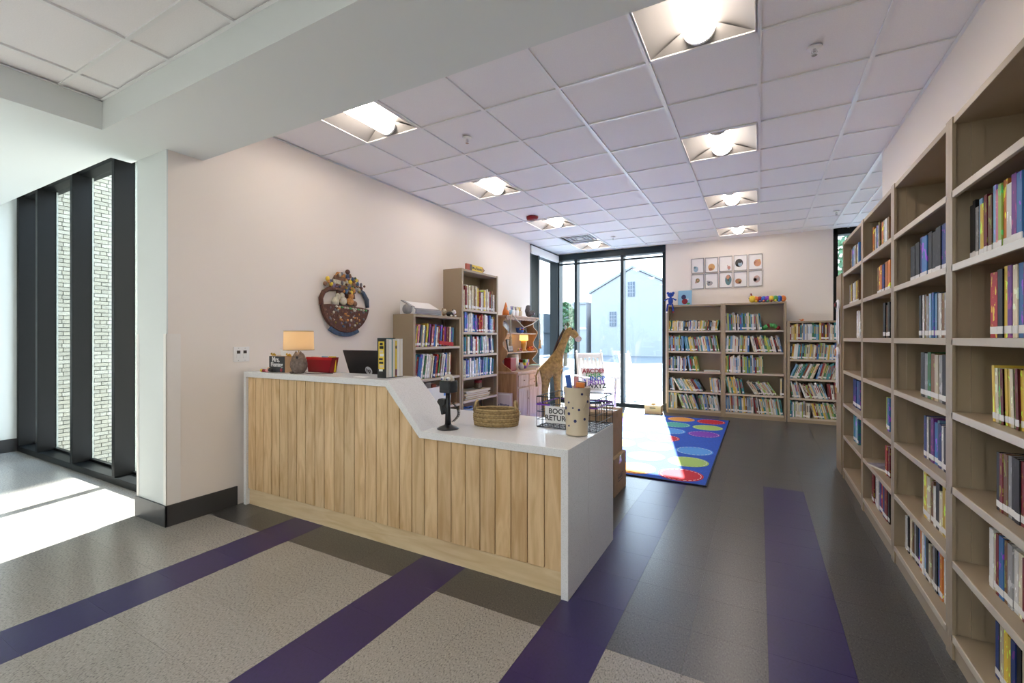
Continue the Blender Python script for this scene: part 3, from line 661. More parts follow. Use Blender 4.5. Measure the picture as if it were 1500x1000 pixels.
# lamp
lp = thing('owl_lamp', 'table lamp with brown owl base and lit beige drum shade', 'lamp', (-3.07, 2.225, ZU))
OWL = mat('owl_resin', (.17, .13, .11), .75, noise=.35, nscale=55, bump=.6, bscale=70)
ob = MB().lathe([(.030, 0), (.046, .006), (.058, .03), (.064, .065), (.060, .10), (.050, .125), (.043, .14), (.034, .152), (.012, .157)], 20, sy=.85).build('owl_body', OWL, lp, True)
for s in (-1, 1):
    MB().sphere((s * .055, .0, .065), (.014, .035, .05), 10, 8).build('wing', OWL, ob, True)
    MB().lathe([(.014, 0), (.009, .012), (.001, .024)], 8, (s * .027, -.004, .146)).build('ear', OWL, ob)
    MB().sphere((s * .019 + .008, -.036, .122), (.013, .006, .013), 10, 6).build('eye', mat('owl_eye', (.02, .015, .012), .3), ob, True)
    MB().sphere((s * .024, -.04, .008), (.018, .018, .009), 8, 6).build('foot', OWL, ob, True)
MB().lathe([(.006, .0), (.001, -.014)], 6, (.008, -.044, .118)).build('beak', mat('owl_beak', (.3, .2, .1), .6), ob)
MB().tube([(0, 0, .15), (0, 0, .24)], .0045, 8).build('stem', mat('brass', (.35, .24, .1), .35, metal=.8), lp)
sh_m = bpy.data.materials.new('lamp_linen'); sh_m.use_nodes = True; q = sh_m.node_tree; p_ = q.nodes['Principled BSDF']
p_.inputs['Base Color'].default_value = (.72, .58, .40, 1); p_.inputs['Roughness'].default_value = .9
tr_ = q.nodes.new('ShaderNodeBsdfTranslucent'); tr_.inputs[0].default_value = (.85, .62, .34, 1); mx_ = q.nodes.new('ShaderNodeMixShader'); mx_.inputs[0].default_value = .45
q.links.new(p_.outputs[0], mx_.inputs[1]); q.links.new(tr_.outputs[0], mx_.inputs[2]); q.links.new(mx_.outputs[0], q.nodes['Material Output'].inputs[0])
shd = MB().lathe([(.108, .176), (.104, .320)], 36, cap=False).build('lamp_shade', sh_m, lp, True)
for z, r in ((.176, .108), (.317, .104)): MB().lathe([(r + .0006, z - .001), (r + .0012, z + .005)], 36, cap=False).build('trim_band', mat('shade_trim', (.42, .30, .17), .8), shd, True)
MB().sphere((0, 0, .255), .022, 12, 8).build('bulb', mat('warm_bulb', (1, .9, .7), .3, emit=((1, .74, .45), 5)), lp, True)
MB().tube([(.05, .02, .004), (.10, .0, .003), (.20, .02, .003), (.26, .10, .003)], .003, 6).build('cord', BLACK, lp)
# wooden tissue box with chalkboard front
tb = thing('tissue_box', 'wooden tissue box with chalkboard name panel and bows', 'tissue box', (-3.30, 2.235, ZU))
box('body', -.096, .096, -.03, .085, 0, .128, KRAFT, tb, .002)
box('chalkboard', -.094, .094, -.036, -.031, .002, .126, mat('chalk_grey', (.045, .05, .055), .7), tb)
text('lettering', 'Mrs.', .055, WHITE, tb, (-.01, -.0372, .100), (R(90), 0, 0)); text('lettering', 'Fleming', .048, WHITE, tb, (.002, -.0372, .060), (R(90), 0, 0))
MB().lathe([(.014, 0), (.014, .003)], 12).xf(Matrix.Translation((.06, -.037, .02)) @ Matrix.Rotation(R(90), 4, 'X')).build('apple_mark', mat('dull_red', (.35, .05, .07), .6), tb)
MB().add([(-.02, .02, .12), (.03, .03, .12), (.005, .03, .17), (-.045, .02, .185), (-.05, .035, .18), (.0, .045, .165)], [(0, 1, 2, 3), (3, 2, 5, 4), (4, 5, 1, 0)]).build('tissue', WHITE, tb)
for x in (-.105, .085):
    mb = MB()
    for a in (.5, 2.3, -.6): mb.tube([(x, .0, .128), (x + .02 * math.cos(a), .0, .135 + .012 * abs(math.sin(a))), (x + .036 * math.cos(a), .004, .13 + .01 * math.sin(a))], [.004, .008, .005], 6)
    mb.tube([(x, 0, .128), (x - .008, -.002, .09), (x - .006, 0, .05)], .006, 6)
    mb.build('bow', mat('mustard_ribbon', (.50, .30, .02), .6), tb, True)
ca = thing('bead_caterpillar', 'small caterpillar of coloured wooden beads before the chalkboard', 'toy', (-3.41, 2.165, ZU))
for k, (m, x, z, r) in enumerate(((YEL, -.03, .013, .013), (RED, 0, .013, .013), (RED, .022, .012, .012), (PINK, .044, .013, .013), (mat('skin_wood', (.7, .42, .3), .6), .062, .028, .014), (BLACK, .083, .022, .016))):
    MB().sphere((x, .002 * (-1) ** k, z), r, 12, 8).build('bead', m, ca, True)
# red tray
rt = thing('file_tray', 'red plastic file tray with papers behind the owl lamp', 'file tray', (-3.005, 2.385, ZU))
MB().prism([(-.13, 0), (.115, 0), (.145, .118), (-.15, .118)], 'y', -.03, -.026).build('front', RED, rt)
MB().prism([(-.13, 0), (.115, 0), (.145, .118), (-.15, .118)], 'y', .03, .034).build('back', RED, rt)
box('bottom', -.13, .115, -.03, .034, 0, .004, RED, rt); MB().prism([(.112, 0), (.115, 0), (.145, .118), (.142, .118)], 'y', -.03, .034).build('side', RED, rt)
box('rim', -.15, .145, -.034, -.029, .098, .118, mat('bright_red', (.45, .012, .018), .3), rt)
for m, a, b, y in ((YEL, .06, .14, .01), (mat('sky_paper', (.2, .42, .55), .7), -.02, .06, .0), (LABEL, -.12, .0, -.01)): box('folder', a, b, y, y + .003, .004, .126, m, rt)
# laptop
lt = thing('laptop', 'black open laptop seen from behind on a riser', 'laptop', (-2.74, 2.74, .0)); ZLp = .945
ls = thing('laptop_riser', 'low white riser under the black laptop', 'stand', (-2.74, 2.74, ZW))
box('shelf', -.22, .22, -.10, .14, ZLp - .02 - ZW, ZLp - .001 - ZW, WHITE, ls)
for x in (-.22, .20): box('leg', x, x + .02, -.10, .14, 0, ZLp - .02 - ZW, WHITE, ls)
box('base', -.235, .235, -.09, .17, ZLp, ZLp + .02, BLACK, lt, .004)
ld = MB().box(-.235, .235, -.005, .005, 0, .285).xf(Matrix.Translation((0, -.085, ZLp + .02)) @ Matrix.Rotation(R(20), 4, 'X')).build('lid', mat('laptop_black', (.022, .021, .021), .35), lt, False, .004)
Ml = Matrix.Translation((0, -.085, ZLp + .02)) @ Matrix.Rotation(R(20), 4, 'X') @ Matrix.Translation((0, -.0056, .112)) @ Matrix.Rotation(R(90), 4, 'X')
MB().lathe([(.036, 0), (.036, .001)], 28).xf(Ml).build('logo_disc', mat('logo_silver', (.75, .76, .78), .25), ld)
tx = text('logo_letters', 'hp', .05, BLACK, ld, (0, 0, 0), (0, 0, 0)); tx.matrix_local = Ml @ Matrix.Translation((0, .002, .0016)) @ Matrix.Shear('XY', 4, (0, 0))
# boxed books on the ledge corner
bk = thing('book_box', 'upright slipcase of picture books with patterned yellow spine', 'books', (-2.255, 2.225, ZU))
box('case', 0, .075, 0, .006, 0, .268, BLACK, bk); box('case_back', 0, .006, .006, .165, 0, .268, BLACK, bk); box('case_floor', .006, .078, .006, .165, 0, .004, BLACK, bk)
box('spine_panel', .012, .063, -.0015, 0, .06, .245, YEL, bk)
q = random.Random(4)
for k in range(9):
    zc = .02 + k * .025; box('spine_picture', .016 + q.uniform(0, .01), .05 + q.uniform(0, .01), -.003, -.0015, zc, zc + q.uniform(.012, .02), (BLACK, LABEL, CREAM, BLACK)[k % 4], bk)
for k, (m, a, b, h) in enumerate(((PAGES, .008, .03, .262), (LABEL, .034, .058, .26), (mat('teal_book', (.05, .26, .27), .5), .06, .066, .265), (PAGES, .068, .09, .255), (YEL, .092, .108, .25), (LABEL, .11, .132, .262), (PAGES, .134, .15, .262), (LABEL, .152, .164, .263))):
    v = box('volume', .007, .074, a, b, .004, h, m, bk)
    if m is YEL: box('volume_band', .074, .0745, a, b, .01, .055, mat('plum', (.16, .03, .08), .5), v); MB().sphere((.074, (a + b) / 2, .205), (.001, .006, .012), 8, 6).build('volume_print', BLACK, v)
pp = thing('paper_slip', 'small white paper lying on the ledge before the slipcase', 'paper', (-2.40, 2.22, ZU)); box('sheet', -.05, .05, -.03, .03, 0, .001, LABEL, pp)

# ================================================================== ON THE LOW COUNTER
st = thing('scanner_stand', 'black scanner stand with round weighted base, coiled cord and googly eyes', 'scanner', (-1.70, 2.27, ZW))
MB().lathe([(.068, 0), (.068, .004), (.055, .012), (.03, .022), (.017, .03), (.001, .032)], 28).build('base', mat('gunmetal', (.035, .033, .034), .3, metal=.4), st, True)
MB().tube([(0, 0, .02), (0, 0, .10), (0, 0, .24)], [.02, .016, .014], 12).build('post', BLACK, st, True)
box('head', -.042, .042, -.035, .045, .225, .300, BLACK, st, .006); box('head_window', -.036, .036, -.0365, -.035, .245, .292, mat('smoked', (.03, .03, .033), .15), st)
gl = MB().sphere((0, .005, .305), (.038, .034, .036), 18, 12).build('dome', mat('clear_dome', (.55, .50, .42), .15), st, True)
for s in (-1, 1):
    e = MB().sphere((s * .022, -.026, .312), .013, 12, 8).build('eye', WHITE, gl, True); MB().sphere((s * .020, -.038, .311), .006, 8, 6).build('pupil', mat('navy', (.02, .03, .18), .4), gl, True)
MB().prism([(-.075, .165), (-.062, .185), (-.012, .185), (-.012, .15), (-.03, .14), (-.02, .09), (-.04, .085), (-.055, .14)], 'y', -.018, .018).build('gun', BLACK, st, False, .004)
mb = MB(); pts = []
for k in range(150):
    a = k * .75; u = k / 149; c = Vector((.016 + .045 * math.sin(u * math.pi), .03, .16 - .12 * u)); pts.append(c + Vector((.008 * math.cos(a), .008 * math.sin(a), 0)))
mb.tube(pts, .0022, 5).build('coiled_cord', BLACK, st, True)
# seagrass basket
bs = thing('woven_basket', 'oval woven seagrass basket with two loop handles', 'basket', (-1.50, 2.52, ZW), R(20))
SEA = [mat('seagrass_%d' % k, c, .85, noise=.3, nscale=60) for k, c in enumerate(((.34, .23, .10), (.42, .30, .14)))]
for k in range(8):
    z = .008 + k * .0135; sx = .135 + .006 * math.sin(k * .4); pts = []
    for i in range(64):
        a = 2 * math.pi * i / 64; wv = .0035 * (1 if (i + k) % 2 else -1)
        pts.append(((sx + wv) * math.cos(a), (sx * .66 + wv) * math.sin(a), z))
    MB().tube(pts, .0088, 6, closed=True).build('coil', SEA[k % 2], bs, True)
MB().lathe([(.13, .002), (.13, .008)], 40, sy=.66).build('bottom', SEA[0], bs)
for s in (-1, 1):
    pts = [(s * (.136 - .01 * math.sin(math.pi * k / 10)), .05 * math.cos(math.pi * k / 10), .10 + .055 * math.sin(math.pi * k / 10)) for k in range(11)]
    MB().tube(pts, .008, 7).build('handle', SEA[1], bs, True)
# magazines
for k, (x, y, z, rz, m, lb) in enumerate(((-1.66, 2.80, 0, .12, LABEL, 'white magazine at the bottom of the pile behind the basket'), (-1.66, 2.805, .012, .0, mat('sand_cover', (.55, .48, .3), .5), 'sand coloured magazine in the middle of the pile behind the basket'), (-1.655, 2.80, .024, .2, mat('pale_teal', (.45, .58, .55), .5), 'pale teal magazine on top of the pile behind the basket'))):
    t = thing('magazine', lb, 'magazine', (x, y, ZW + z + .0003), rz, 'magazines on the counter'); box('pages', -.14, .138, -.103, .103, .001, .010, PAGES, t); box('cover', -.14, .14, -.105, .105, .010, .0112, m, t); box('back_cover', -.14, .14, -.105, .105, 0, .001, m, t)
# book return wire basket
wbk = thing('wire_basket', 'black wire basket with purple band and book return card', 'basket', (-1.045, 2.76, ZW))
WIRE = mat('black_wire', (.01, .01, .01), .4); ax, ay, hz = .195, .17, .195
def rect(x, y, z): return [(-x, -y, z), (x, -y, z), (x, y, z), (-x, y, z)]
for z, r in ((.004, .0035), (.05, .0018), (.10, .0018), (.15, .0018), (hz, .0035)):
    mb = MB(); P = rect(ax, ay, z)
    for k in range(4): mb.tube([P[k], P[(k + 1) % 4]], r, 6)
    mb.build('ring_wire', WIRE, wbk)
for k in range(11):
    x = -ax + 2 * ax * k / 10
    MB().tube([(x, -ay, hz), (x, -ay, .004), (x, ay, .004), (x, ay, hz)], .0023, 5).build('rib_wire', WIRE, wbk)
for k in range(1, 10):
    y = -ay + 2 * ay * k / 10
    MB().tube([(-ax, y, hz), (-ax, y, .004), (ax, y, .004), (ax, y, hz)], .0023, 5).build('rib_wire', WIRE, wbk)
for (a, b) in (((-ax, -ay), (-ax, ay)), ((ax, -ay), (ax, ay)), ((-ax, ay), (ax, ay)), ((-ax, -ay), (-ax + .09, -ay)), ((ax - .1, -ay), (ax, -ay))):
    MB().tube([(a[0], a[1], .145), (b[0], b[1], .145)], .0055, 6).build('purple_band', PUR, wbk)
cd = box('card', -.135, .04, -ay - .006, -ay - .003, .035, .14, LABEL, wbk)
text('lettering', 'BOOK', .046, BLACK, cd, (-.045, -ay - .0068, .108), (R(90), 0, 0), .0004); text('lettering', 'RETURN', .046, BLACK, cd, (-.048, -ay - .0068, .066), (R(90), 0, 0), .0004)
# spotted bucket
bu = thing('spotted_bucket', 'tall cream metal bucket with navy spots', 'bucket', (-.935, 2.495, ZW))
MB().lathe([(.058, .002), (.064, .004), (.064, .012), (.062, .014), (.0735, .20), (.0745, .205), (.0735, .21), (.0785, .275), (.081, .28), (.077, .28), (.072, .21), (.060, .012), (.0, .012)], 36, cap=False).build('body', CREAM, bu, True)
MB().lathe([(.0, .002), (.058, .002)], 36, cap=False).build('underside', CREAM, bu)
NAVY = mat('navy_spot', (.02, .025, .12), .4)
for a, z, r in ((250, .13, .009), (225, .245, .006), (252, .195, .006), (230, .16, .010), (282, .09, .009), (300, .155, .007), (312, .245, .007), (247, .06, .006), (215, .09, .006), (330, .10, .008), (272, .165, .005), (345, .20, .008), (190, .2, .008), (120, .12, .009), (60, .18, .009), (20, .1, .009)):
    rad = .062 + (z - .014) / .26 * .0165 + .0006
    MB().lathe([(r, 0), (r, .0012)], 14).xf(Matrix.Rotation(R(a), 4, 'Z') @ Matrix.Translation((rad, 0, z)) @ Matrix.Rotation(R(86), 4, 'Y')).build('spot', NAVY, bu)
for s in (-1, 1): MB().tube([(s * .075 * .9, -.03, .235), (s * .082, -.055, .22), (s * .075, -.07, .19), (s * .06, -.066, .16)], .0022, 6).build('wire_handle', CREAM, bu, True)
def stick(name, lb, x, y, tilt, tilty, w_, h, m, z0=.02, top=None):
    t = thing(name, lb, 'ruler' if 'ruler' in name else 'tool', (-.935 + x, 2.495 + y, ZW + z0)); t.rotation_euler = (tilty, tilt, 0)
    box('blade', -w_ / 2, w_ / 2, -.004, .004, 0, h, m, t, .002)
    if top: box('head', -w_ * .9, w_ * .9, -.012, .012, h - .03, h, top, t, .004)
    return t
stick('paddle', 'flat blue paddle leaning out of the spotted bucket', -.012, .0, R(-8), 0, .032, .33, BLUE)
stick('paddle', 'flat pink paddle with green edge standing in the spotted bucket', .0, .022, R(-4), R(-4), .03, .315, PINK, top=None)
stick('hand_stamp', 'red handled tool with grey block in the spotted bucket', .018, -.02, R(3), R(2), .028, .29, GREYP, top=ORG)
stick('hand_stamp', 'black topped tool behind the red one in the bucket', .014, .01, R(3), R(0), .026, .292, GREYP, top=BLACK)

# ================================================================== LEFT WALL
sw = thing('light_switch', 'white double rocker light switch plate above the counter end', 'switch', (XW + .001, 2.135, 1.20))
box('plate', 0, .006, -.063, .063, -.06, .06, LWHITE, sw, .002)
for y in (-.026, .026):
    r = box('rocker', .006, .011, y - .015, y + .015, -.032, .004, WHITE, sw); box('indicator', .006, .0085, y - .013, y + .013, .006, .03, mat('switch_dark', (.05, .04, .03), .4), sw)
    for z in (-.048, .048): MB().sphere((.0065, y, z), .003, 8, 6).build('screw', CHROME, sw)
# ark plaque: relief of a round boat with a deck house and animals (s along y, t up)
pq = thing('ark_plaque', 'round painted relief plaque of an animal ark on the wall', 'wall art', (XW + .001, 3.16, 1.68))
HULL = mat('plaque_brown', (.10, .035, .02), .55, noise=.35, nscale=40, bump=.4, bscale=60); SEAM = mat('plaque_blue', (.05, .09, .17), .5, noise=.4, nscale=30); ROO = mat('plaque_roof', (.20, .10, .055), .6, noise=.3, nscale=40)
CRM = mat('plaque_cream', (.56, .52, .40), .6, noise=.2, nscale=40); GOLD = mat('plaque_gold', (.55, .24, .06), .6, noise=.4, nscale=60); STON = mat('plaque_grey', (.16, .15, .16), .6, noise=.3, nscale=40)
arc = lambda a0, a1, r, n=20, cx=0, cz=0: [(cx + r * math.cos(R(a0 + (a1 - a0) * k / n)), cz + r * math.sin(R(a0 + (a1 - a0) * k / n))) for k in range(n + 1)]
hull = arc(186, 350, .295, 28, 0, 0) + [(.20, -.035), (0, -.03), (-.20, -.02)]
MB().prism(hull, 'x', .004, .045).build('hull', HULL, pq, False, .006)
pr = [(0.02, p[0], p[1]) for p in arc(186, 86, .275, 18, 0, .0)]
MB().tube([(.02, -.285, -.03), (.02, -.29, .03), (.02, -.26, .09), (.02, -.20, .125), (.02, -.12, .135), (.02, -.03, .12)], .022, 8).build('prow', HULL, pq, True)
MB().tube([(.02, .29, -.03), (.02, .28, .05), (.02, .23, .12), (.02, .17, .16)], [.018, .024, .022, .016], 8).build('trunk_rail', mat('plaque_slate', (.07, .09, .13), .6), pq, True)
MB().prism(arc(235, 300, .345, 14, 0, .01) + arc(300, 235, .300, 14, 0, .01), 'x', .002, .03).build('wave', SEAM, pq, False, .003)
for k, (a, b, z) in enumerate(((-.19, .08, .145), (-.18, .085, .185), (-.15, .07, .225), (-.12, .03, .262))):
    MB().prism([(a, z), (b, z - .02), (b - .02, z + .022), (a + .025, z + .042)], 'x', .004, .034 - .003 * k).build('roof_board', (ROO, CRM, ROO, GOLD)[k], pq, False, .003)
MB().prism([(-.10, .06), (.12, .05), (.10, .16), (-.10, .17)], 'x', .004, .026).build('cabin', HULL, pq)
MB().prism([(-.07, -.03), (.10, -.03), (.09, .09), (-.05, .09)], 'x', .003, .012).build('deck', STON, pq)
q = random.Random(8)
for i, (y, z, r, m) in enumerate(((-.13, .01, .045, CRM), (-.10, .055, .03, CRM), (-.035, .02, .045, CRM), (-.05, .07, .028, CRM), (.05, .02, .045, GOLD), (.06, .075, .035, GOLD), (.09, .13, .025, GOLD), (.11, .0, .03, ROO), (-.22, .22, .022, YEL), (-.20, .20, .02, SEAM), (-.18, .175, .02, YEL), (-.25, .17, .02, ROO), (.12, .24, .028, YEL), (.14, .205, .025, SEAM), (.10, .19, .03, ROO), (.02, .265, .028, SEAM), (.02, .315, .028, HULL), (.19, .165, .022, HULL), (.03, .17, .028, STON), (.06, .11, .022, YEL), (.0, .13, .026, SEAM), (.05, .215, .025, YEL), (.09, .235, .024, ROO))):
    MB().sphere((.03, y, z), (.018, r, r * q.uniform(.9, 1.25)), 10, 8).build('animal', m, pq, True)
for k in range(12):
    y = -.13 + k * .034; MB().sphere((.045, y, -.042 - .002 * k), (.012, .016, .011), 8, 6).build('garland', (CRM, CRM, GRN)[k % 3], pq, True)
MUS = mat('plaque_mustard', (.34, .24, .05), .6, noise=.3, nscale=50); DGR = mat('plaque_green', (.07, .13, .06), .6)
PQM = (GOLD, CRM, SEAM, STON, ROO, MUS, DGR, HULL, mat('plaque_lilac', (.22, .17, .26), .6), ROO)
n_ = 0
while n_ < 52:                                   # crowd of small figures above the deck
    y, z = q.uniform(-.24, .24), q.uniform(.06, .30)
    if math.hypot(y, z) > .295 or (y < -.06 and z < .13) or (y > .12 and z < .11): continue
    MB().sphere((.030 + q.uniform(0, .012), y, z), (.012, q.uniform(.009, .02), q.uniform(.010, .024)), 8, 6).build('figure', PQM[n_ % 10], pq, True); n_ += 1
n_ = 0
while n_ < 70:                                   # painted studs on the hull
    y, z = q.uniform(-.26, .26), q.uniform(-.28, -.055)
    if math.hypot(y, z) > .272: continue
    b = z < -.19; MB().sphere((.045, y, z), (.007, q.uniform(.006, .018), q.uniform(.006, .016)), 8, 6).build('painted_stud', ((SEAM, MUS, STON, PQM[8], CRM) if b else (ROO, CRM, ROO, GOLD, STON))[n_ % 5], pq, True); n_ += 1

# on top of the low bookcase
pr_ = thing('label_printer', 'white and grey laminating printer on top of the low bookcase', 'printer', (XW + .165, 4.19, 1.6005))
MB().prism([(-.10, 0), (.12, 0), (.125, .05), (.09, .075), (-.06, .155), (-.10, .15)], 'y', -.30, .18).build('body', LWHITE, pr_, False, .008)
MB().prism([(.10, .012), (.135, .012), (.135, .05), (.10, .072)], 'y', -.29, .17).build('output_slot', mat('dim_grey', (.22, .22, .23), .4), pr_, False, .004)
MB().prism([(-.08, .155), (.09, .0755), (.095, .083), (-.075, .166)], 'y', -.31, -.26).build('side_band', GREYP, pr_, False, .003)
MB().lathe([(.055, 0), (.055, .04)], 20).xf(Matrix.Translation((.03, -.34, .055)) @ Matrix.Rotation(R(-90), 4, 'X')).build('roll_end', GREYP, pr_, True)
def plush(name, lb, loc, cm, hm, s=1.0, cat='soft toy', extra=None):
    t = thing(name, lb, cat, loc)
    MB().sphere((0, 0, .035 * s), (.05 * s, .06 * s, .035 * s), 12, 8).build('body', cm, t, True); h = MB().sphere((.04 * s, .03 * s, .06 * s), .032 * s, 12, 8).build('head', hm, t, True)
    for k in (-1, 1): MB().sphere((.04 * s, .03 * s + k * .022 * s, .088 * s), .010 * s, 8, 6).build('ear', cm, h, True); MB().sphere((.068 * s, .03 * s + k * .011 * s, .066 * s), .004 * s, 6, 5).build('eye', BLACK, h, True)
    for a, b in ((.05, -.04), (.05, .05), (-.03, -.05), (-.03, .05)): MB().sphere((a * s, b * s, .012 * s), (.018 * s, .014 * s, .012 * s), 8, 6).build('paw', hm, t, True)
    return t
plush('soft_cow', 'small black and white soft toy lying on the low bookcase', (FX - .07, 4.62, 1.6005), BLACK, WHITE, .95)
plush('soft_mouse', 'small brown and cream soft toy behind the black and white one', (FX - .19, 4.56, 1.6005), mat('tan_plush', (.45, .30, .18), .9), CRM, 1.1)
# pencil sign
pn = thing('pencil_sign', 'yellow pencil shaped name sign on the tall bookcase', 'sign', (FX - .05, 5.13, 2.236))
for nm, a, b, m in (('eraser', -.19, -.11, mat('eraser_red', (.45, .10, .06), .6)), ('ferrule', -.11, -.06, mat('ferrule', (.10, .085, .07), .4)), ('shaft', -.06, .20, YEL)): box(nm, -.012, .012, a, b, 0, .085, m, pn)
MB().prism([(.20, 0), (.245, .03), (.245, .055), (.20, .085)], 'x', -.012, .012).build('cone', mat('bare_wood', (.42, .22, .08), .6), pn); MB().prism([(.245, .03), (.265, .0425), (.245, .055)], 'x', -.012, .012).build('tip', BLACK, pn)
text('lettering', 'Mrs.Fleming', .05, BLACK, pn, (.0128, .07, .043), (R(90), 0, R(90)), .0004)
# on the shelves behind the counter
def local(case, lx, ly, z): (ox, oy), rz, _ = case; v = Matrix.Rotation(rz, 4, 'Z') @ Vector((lx, ly, 0)); return (ox + v.x, oy + v.y, z)
LT = math.pi / 2
bn = thing('storage_bin', 'white storage bin on the low bookcase shelf', 'bin', local(cLow, .30, .14, .5005), LT)
MB().prism([(-.2, 0), (.2, 0), (.23, .25), (-.23, .25)], 'y', -.16, -.155).build('front', LWHITE, bn); MB().prism([(-.2, 0), (.2, 0), (.23, .25), (-.23, .25)], 'y', .13, .135).build('back', LWHITE, bn)
for s in (-1, 1): MB().prism([(s * .2, 0), (s * .205, 0), (s * .235, .25), (s * .23, .25)], 'y', -.16, .135).build('side', LWHITE, bn)
box('bottom', -.2, .2, -.16, .135, 0, .005, LWHITE, bn)
for x, w_, h, m, lb in ((-.12, .12, .29, BLACK, 'black flat case sticking out of the white bin'), (.02, .10, .30, GREYP, 'grey box sticking out of the white bin'), (.13, .07, .27, mat('rust', (.35, .08, .05), .5), 'rust red packet sticking out of the white bin')):
    t = thing('box', lb, 'box', local(cLow, .30 + x, .10, .506), LT); box('carton', -w_ / 2, w_ / 2, -.05, .05, 0, h, m, t, .004); box('lid', -w_ / 2 - .001, w_ / 2 + .001, -.051, .051, h - .03, h + .001, m, t, .003)
for x, m, lb in ((.70, mat('carton_red', (.6, .03, .03), .4), 'red carton on the low bookcase shelf beside the bin'), (.60, mat('carton_blue', (.06, .22, .62), .4), 'blue carton on the low bookcase shelf beside the bin')):
    t = thing('carton', lb, 'box', local(cLow, x, .10, .5005), LT); box('body', -.04, .04, -.06, .06, 0, .17, m, t, .003); box('print_band', -.0405, .0405, -.061, -.06, .05, .12, LABEL, t)
rb_ = thing('red_strip', 'red plastic shelf marker resting before books under the printer', 'marker', local(cLow, .60, .008, 1.2305), LT); o = box('bar', -.14, .14, -.012, .0, .0, .045, mat('bright_red', (.45, .012, .018), .3), rb_); o.rotation_euler = (0, R(5), 0); o.location = (0, 0, .013)
for k, (dx, m, lb) in enumerate(((0, KRAFT, 'brown paper folder at the bottom of the stack in the tall bookcase'), (.02, mat('manila', (.62, .50, .33), .7), 'manila folder second in the stack in the tall bookcase'), (-.02, KRAFT, 'thick brown folder third in the stack in the tall bookcase'), (.03, mat('pale_manila', (.70, .62, .48), .7), 'pale folder on top of the stack in the tall bookcase'))):
    t = thing('paper_folder', lb, 'folder', local(cTall, .42 + dx, .15, .5105 + k * .027), LT, 'folders in the tall bookcase'); box('cover', -.32, .30, -.13, .12, .0, .004, m, t); box('sheets', -.30, .29, -.12, .11, .004, .021, PAGES, t); box('flap', -.32, .30, -.13, .12, .021, .0265, m, t)
jr = thing('lidded_jar', 'clear jar with red lid on the folder stack', 'jar', local(cTall, .58, .13, .6195), LT)
MB().lathe([(.05, 0), (.055, .01), (.055, .075), (.048, .085)], 20).build('jar', mat('jar_mix', (.16, .12, .08), .2, noise=.7, nscale=40), jr, True); MB().lathe([(.056, .082), (.056, .115), (.05, .12)], 20).build('lid', RED, jr)
tb2 = thing('plastic_tub', 'pale blue plastic tub at the foot of the tall bookcase', 'tub', local(cTall, .22, .13, .1305), LT)
MB().lathe([(.10, 0), (.10, .005), (.125, .25), (.13, .25), (.13, .26), (.12, .26), (.098, .01), (0, .01)], 24, cap=False).build('body', mat('pale_blue', (.50, .62, .78), .4), tb2, True); MB().lathe([(.0, 0), (.1, 0)], 24, cap=False).build('underside', mat('pale_blue', (.5, .6, .7)), tb2); MB().tube([(-.125, 0, .24), (-.09, -.08, .28), (0, -.12, .29), (.09, -.08, .28), (.125, 0, .24)], .006, 6).build('handle', BLUE, tb2, True)

# ================================================================== PINE HUTCH
HX0, HX1, HY0, HY1 = XW + .004, -3.16, 5.93, 7.02
hu = thing('pine_hutch', 'pine hutch cabinet with scalloped shelf top by the window', 'hutch', (0, 0, 0))
box('side_board', HX0, HX1 - .02, HY0, HY0 + .02, 0, .79, PINE, hu, .002); box('side_board', HX0, HX1 - .02, HY1 - .02, HY1, 0, .79, PINE, hu, .002)
box('back_board', HX0, HX0 + .012, HY0 + .02, HY1 - .02, 0, .79, PINE, hu); box('floor_board', HX0 + .012, HX1 - .02, HY0 + .02, HY1 - .02, .06, .08, PINE, hu)
box('face_frame', HX1 - .022, HX1 - .004, HY0, HY1, 0, .79, PINEP, hu); box('countertop', HX0, HX1 + .02, HY0 - .015, HY1 + .015, .79, .82, PINEP, hu, .004)
cw = (HY1 - HY0 - .04) / 3
for k in range(3):
    a = HY0 + .02 + k * cw + .006; b = a + cw - .012
    dr_ = [(.60, .77)] if k != 1 else [(.60, .675), (.69, .77)]
    for z0, z1 in dr_:
        d_ = box('drawer', HX1 - .004, HX1 + .010, a, b, z0, z1, PINEP, hu, .003); MB().sphere((HX1 + .018, (a + b) / 2, (z0 + z1) / 2), .011, 10, 8).build('knob', PINEP, d_, True)
    d_ = MB().box(HX1 - .004, HX1 + .006, a, b, .10, .57).box(HX1 + .006, HX1 + .012, a, a + .045, .10, .57).box(HX1 + .006, HX1 + .012, b - .045, b, .10, .57).box(HX1 + .006, HX1 + .012, a + .045, b - .045, .10, .15).box(HX1 + .006, HX1 + .012, a + .045, b - .045, .52, .57).build('door', PINEP, hu, False, .002)
    MB().sphere((HX1 + .02, b - .022, .40), .011, 10, 8).build('knob', PINEP, d_, True)
UX = -3.36
prof = [(HX0, .82), (UX + .10, .82), (UX + .06, .86), (UX - .04, .92), (UX - .08, .97), (UX - .02, 1.03), (UX + .02, 1.08), (UX + .02, 1.13), (UX - .05, 1.20), (UX - .06, 1.26), (UX + .0, 1.36), (UX + .02, 1.41), (UX + .02, 1.44), (UX - .06, 1.52), (UX - .06, 1.58), (UX + .0, 1.66), (HX0, 1.66)]
for y in (HY0 + .01, HY1 - .03): MB().prism(prof, 'y', y, y + .02).build('scroll_side', PINE, hu, False, .002)
for z in (1.11, 1.41): box('shelf', HX0, UX, HY0 + .03, HY1 - .03, z - .018, z, PINEP, hu, .002)
box('top_shelf', HX0, UX + .03, HY0 - .01, HY1 + .0, 1.66, 1.68, PINEP, hu, .003)
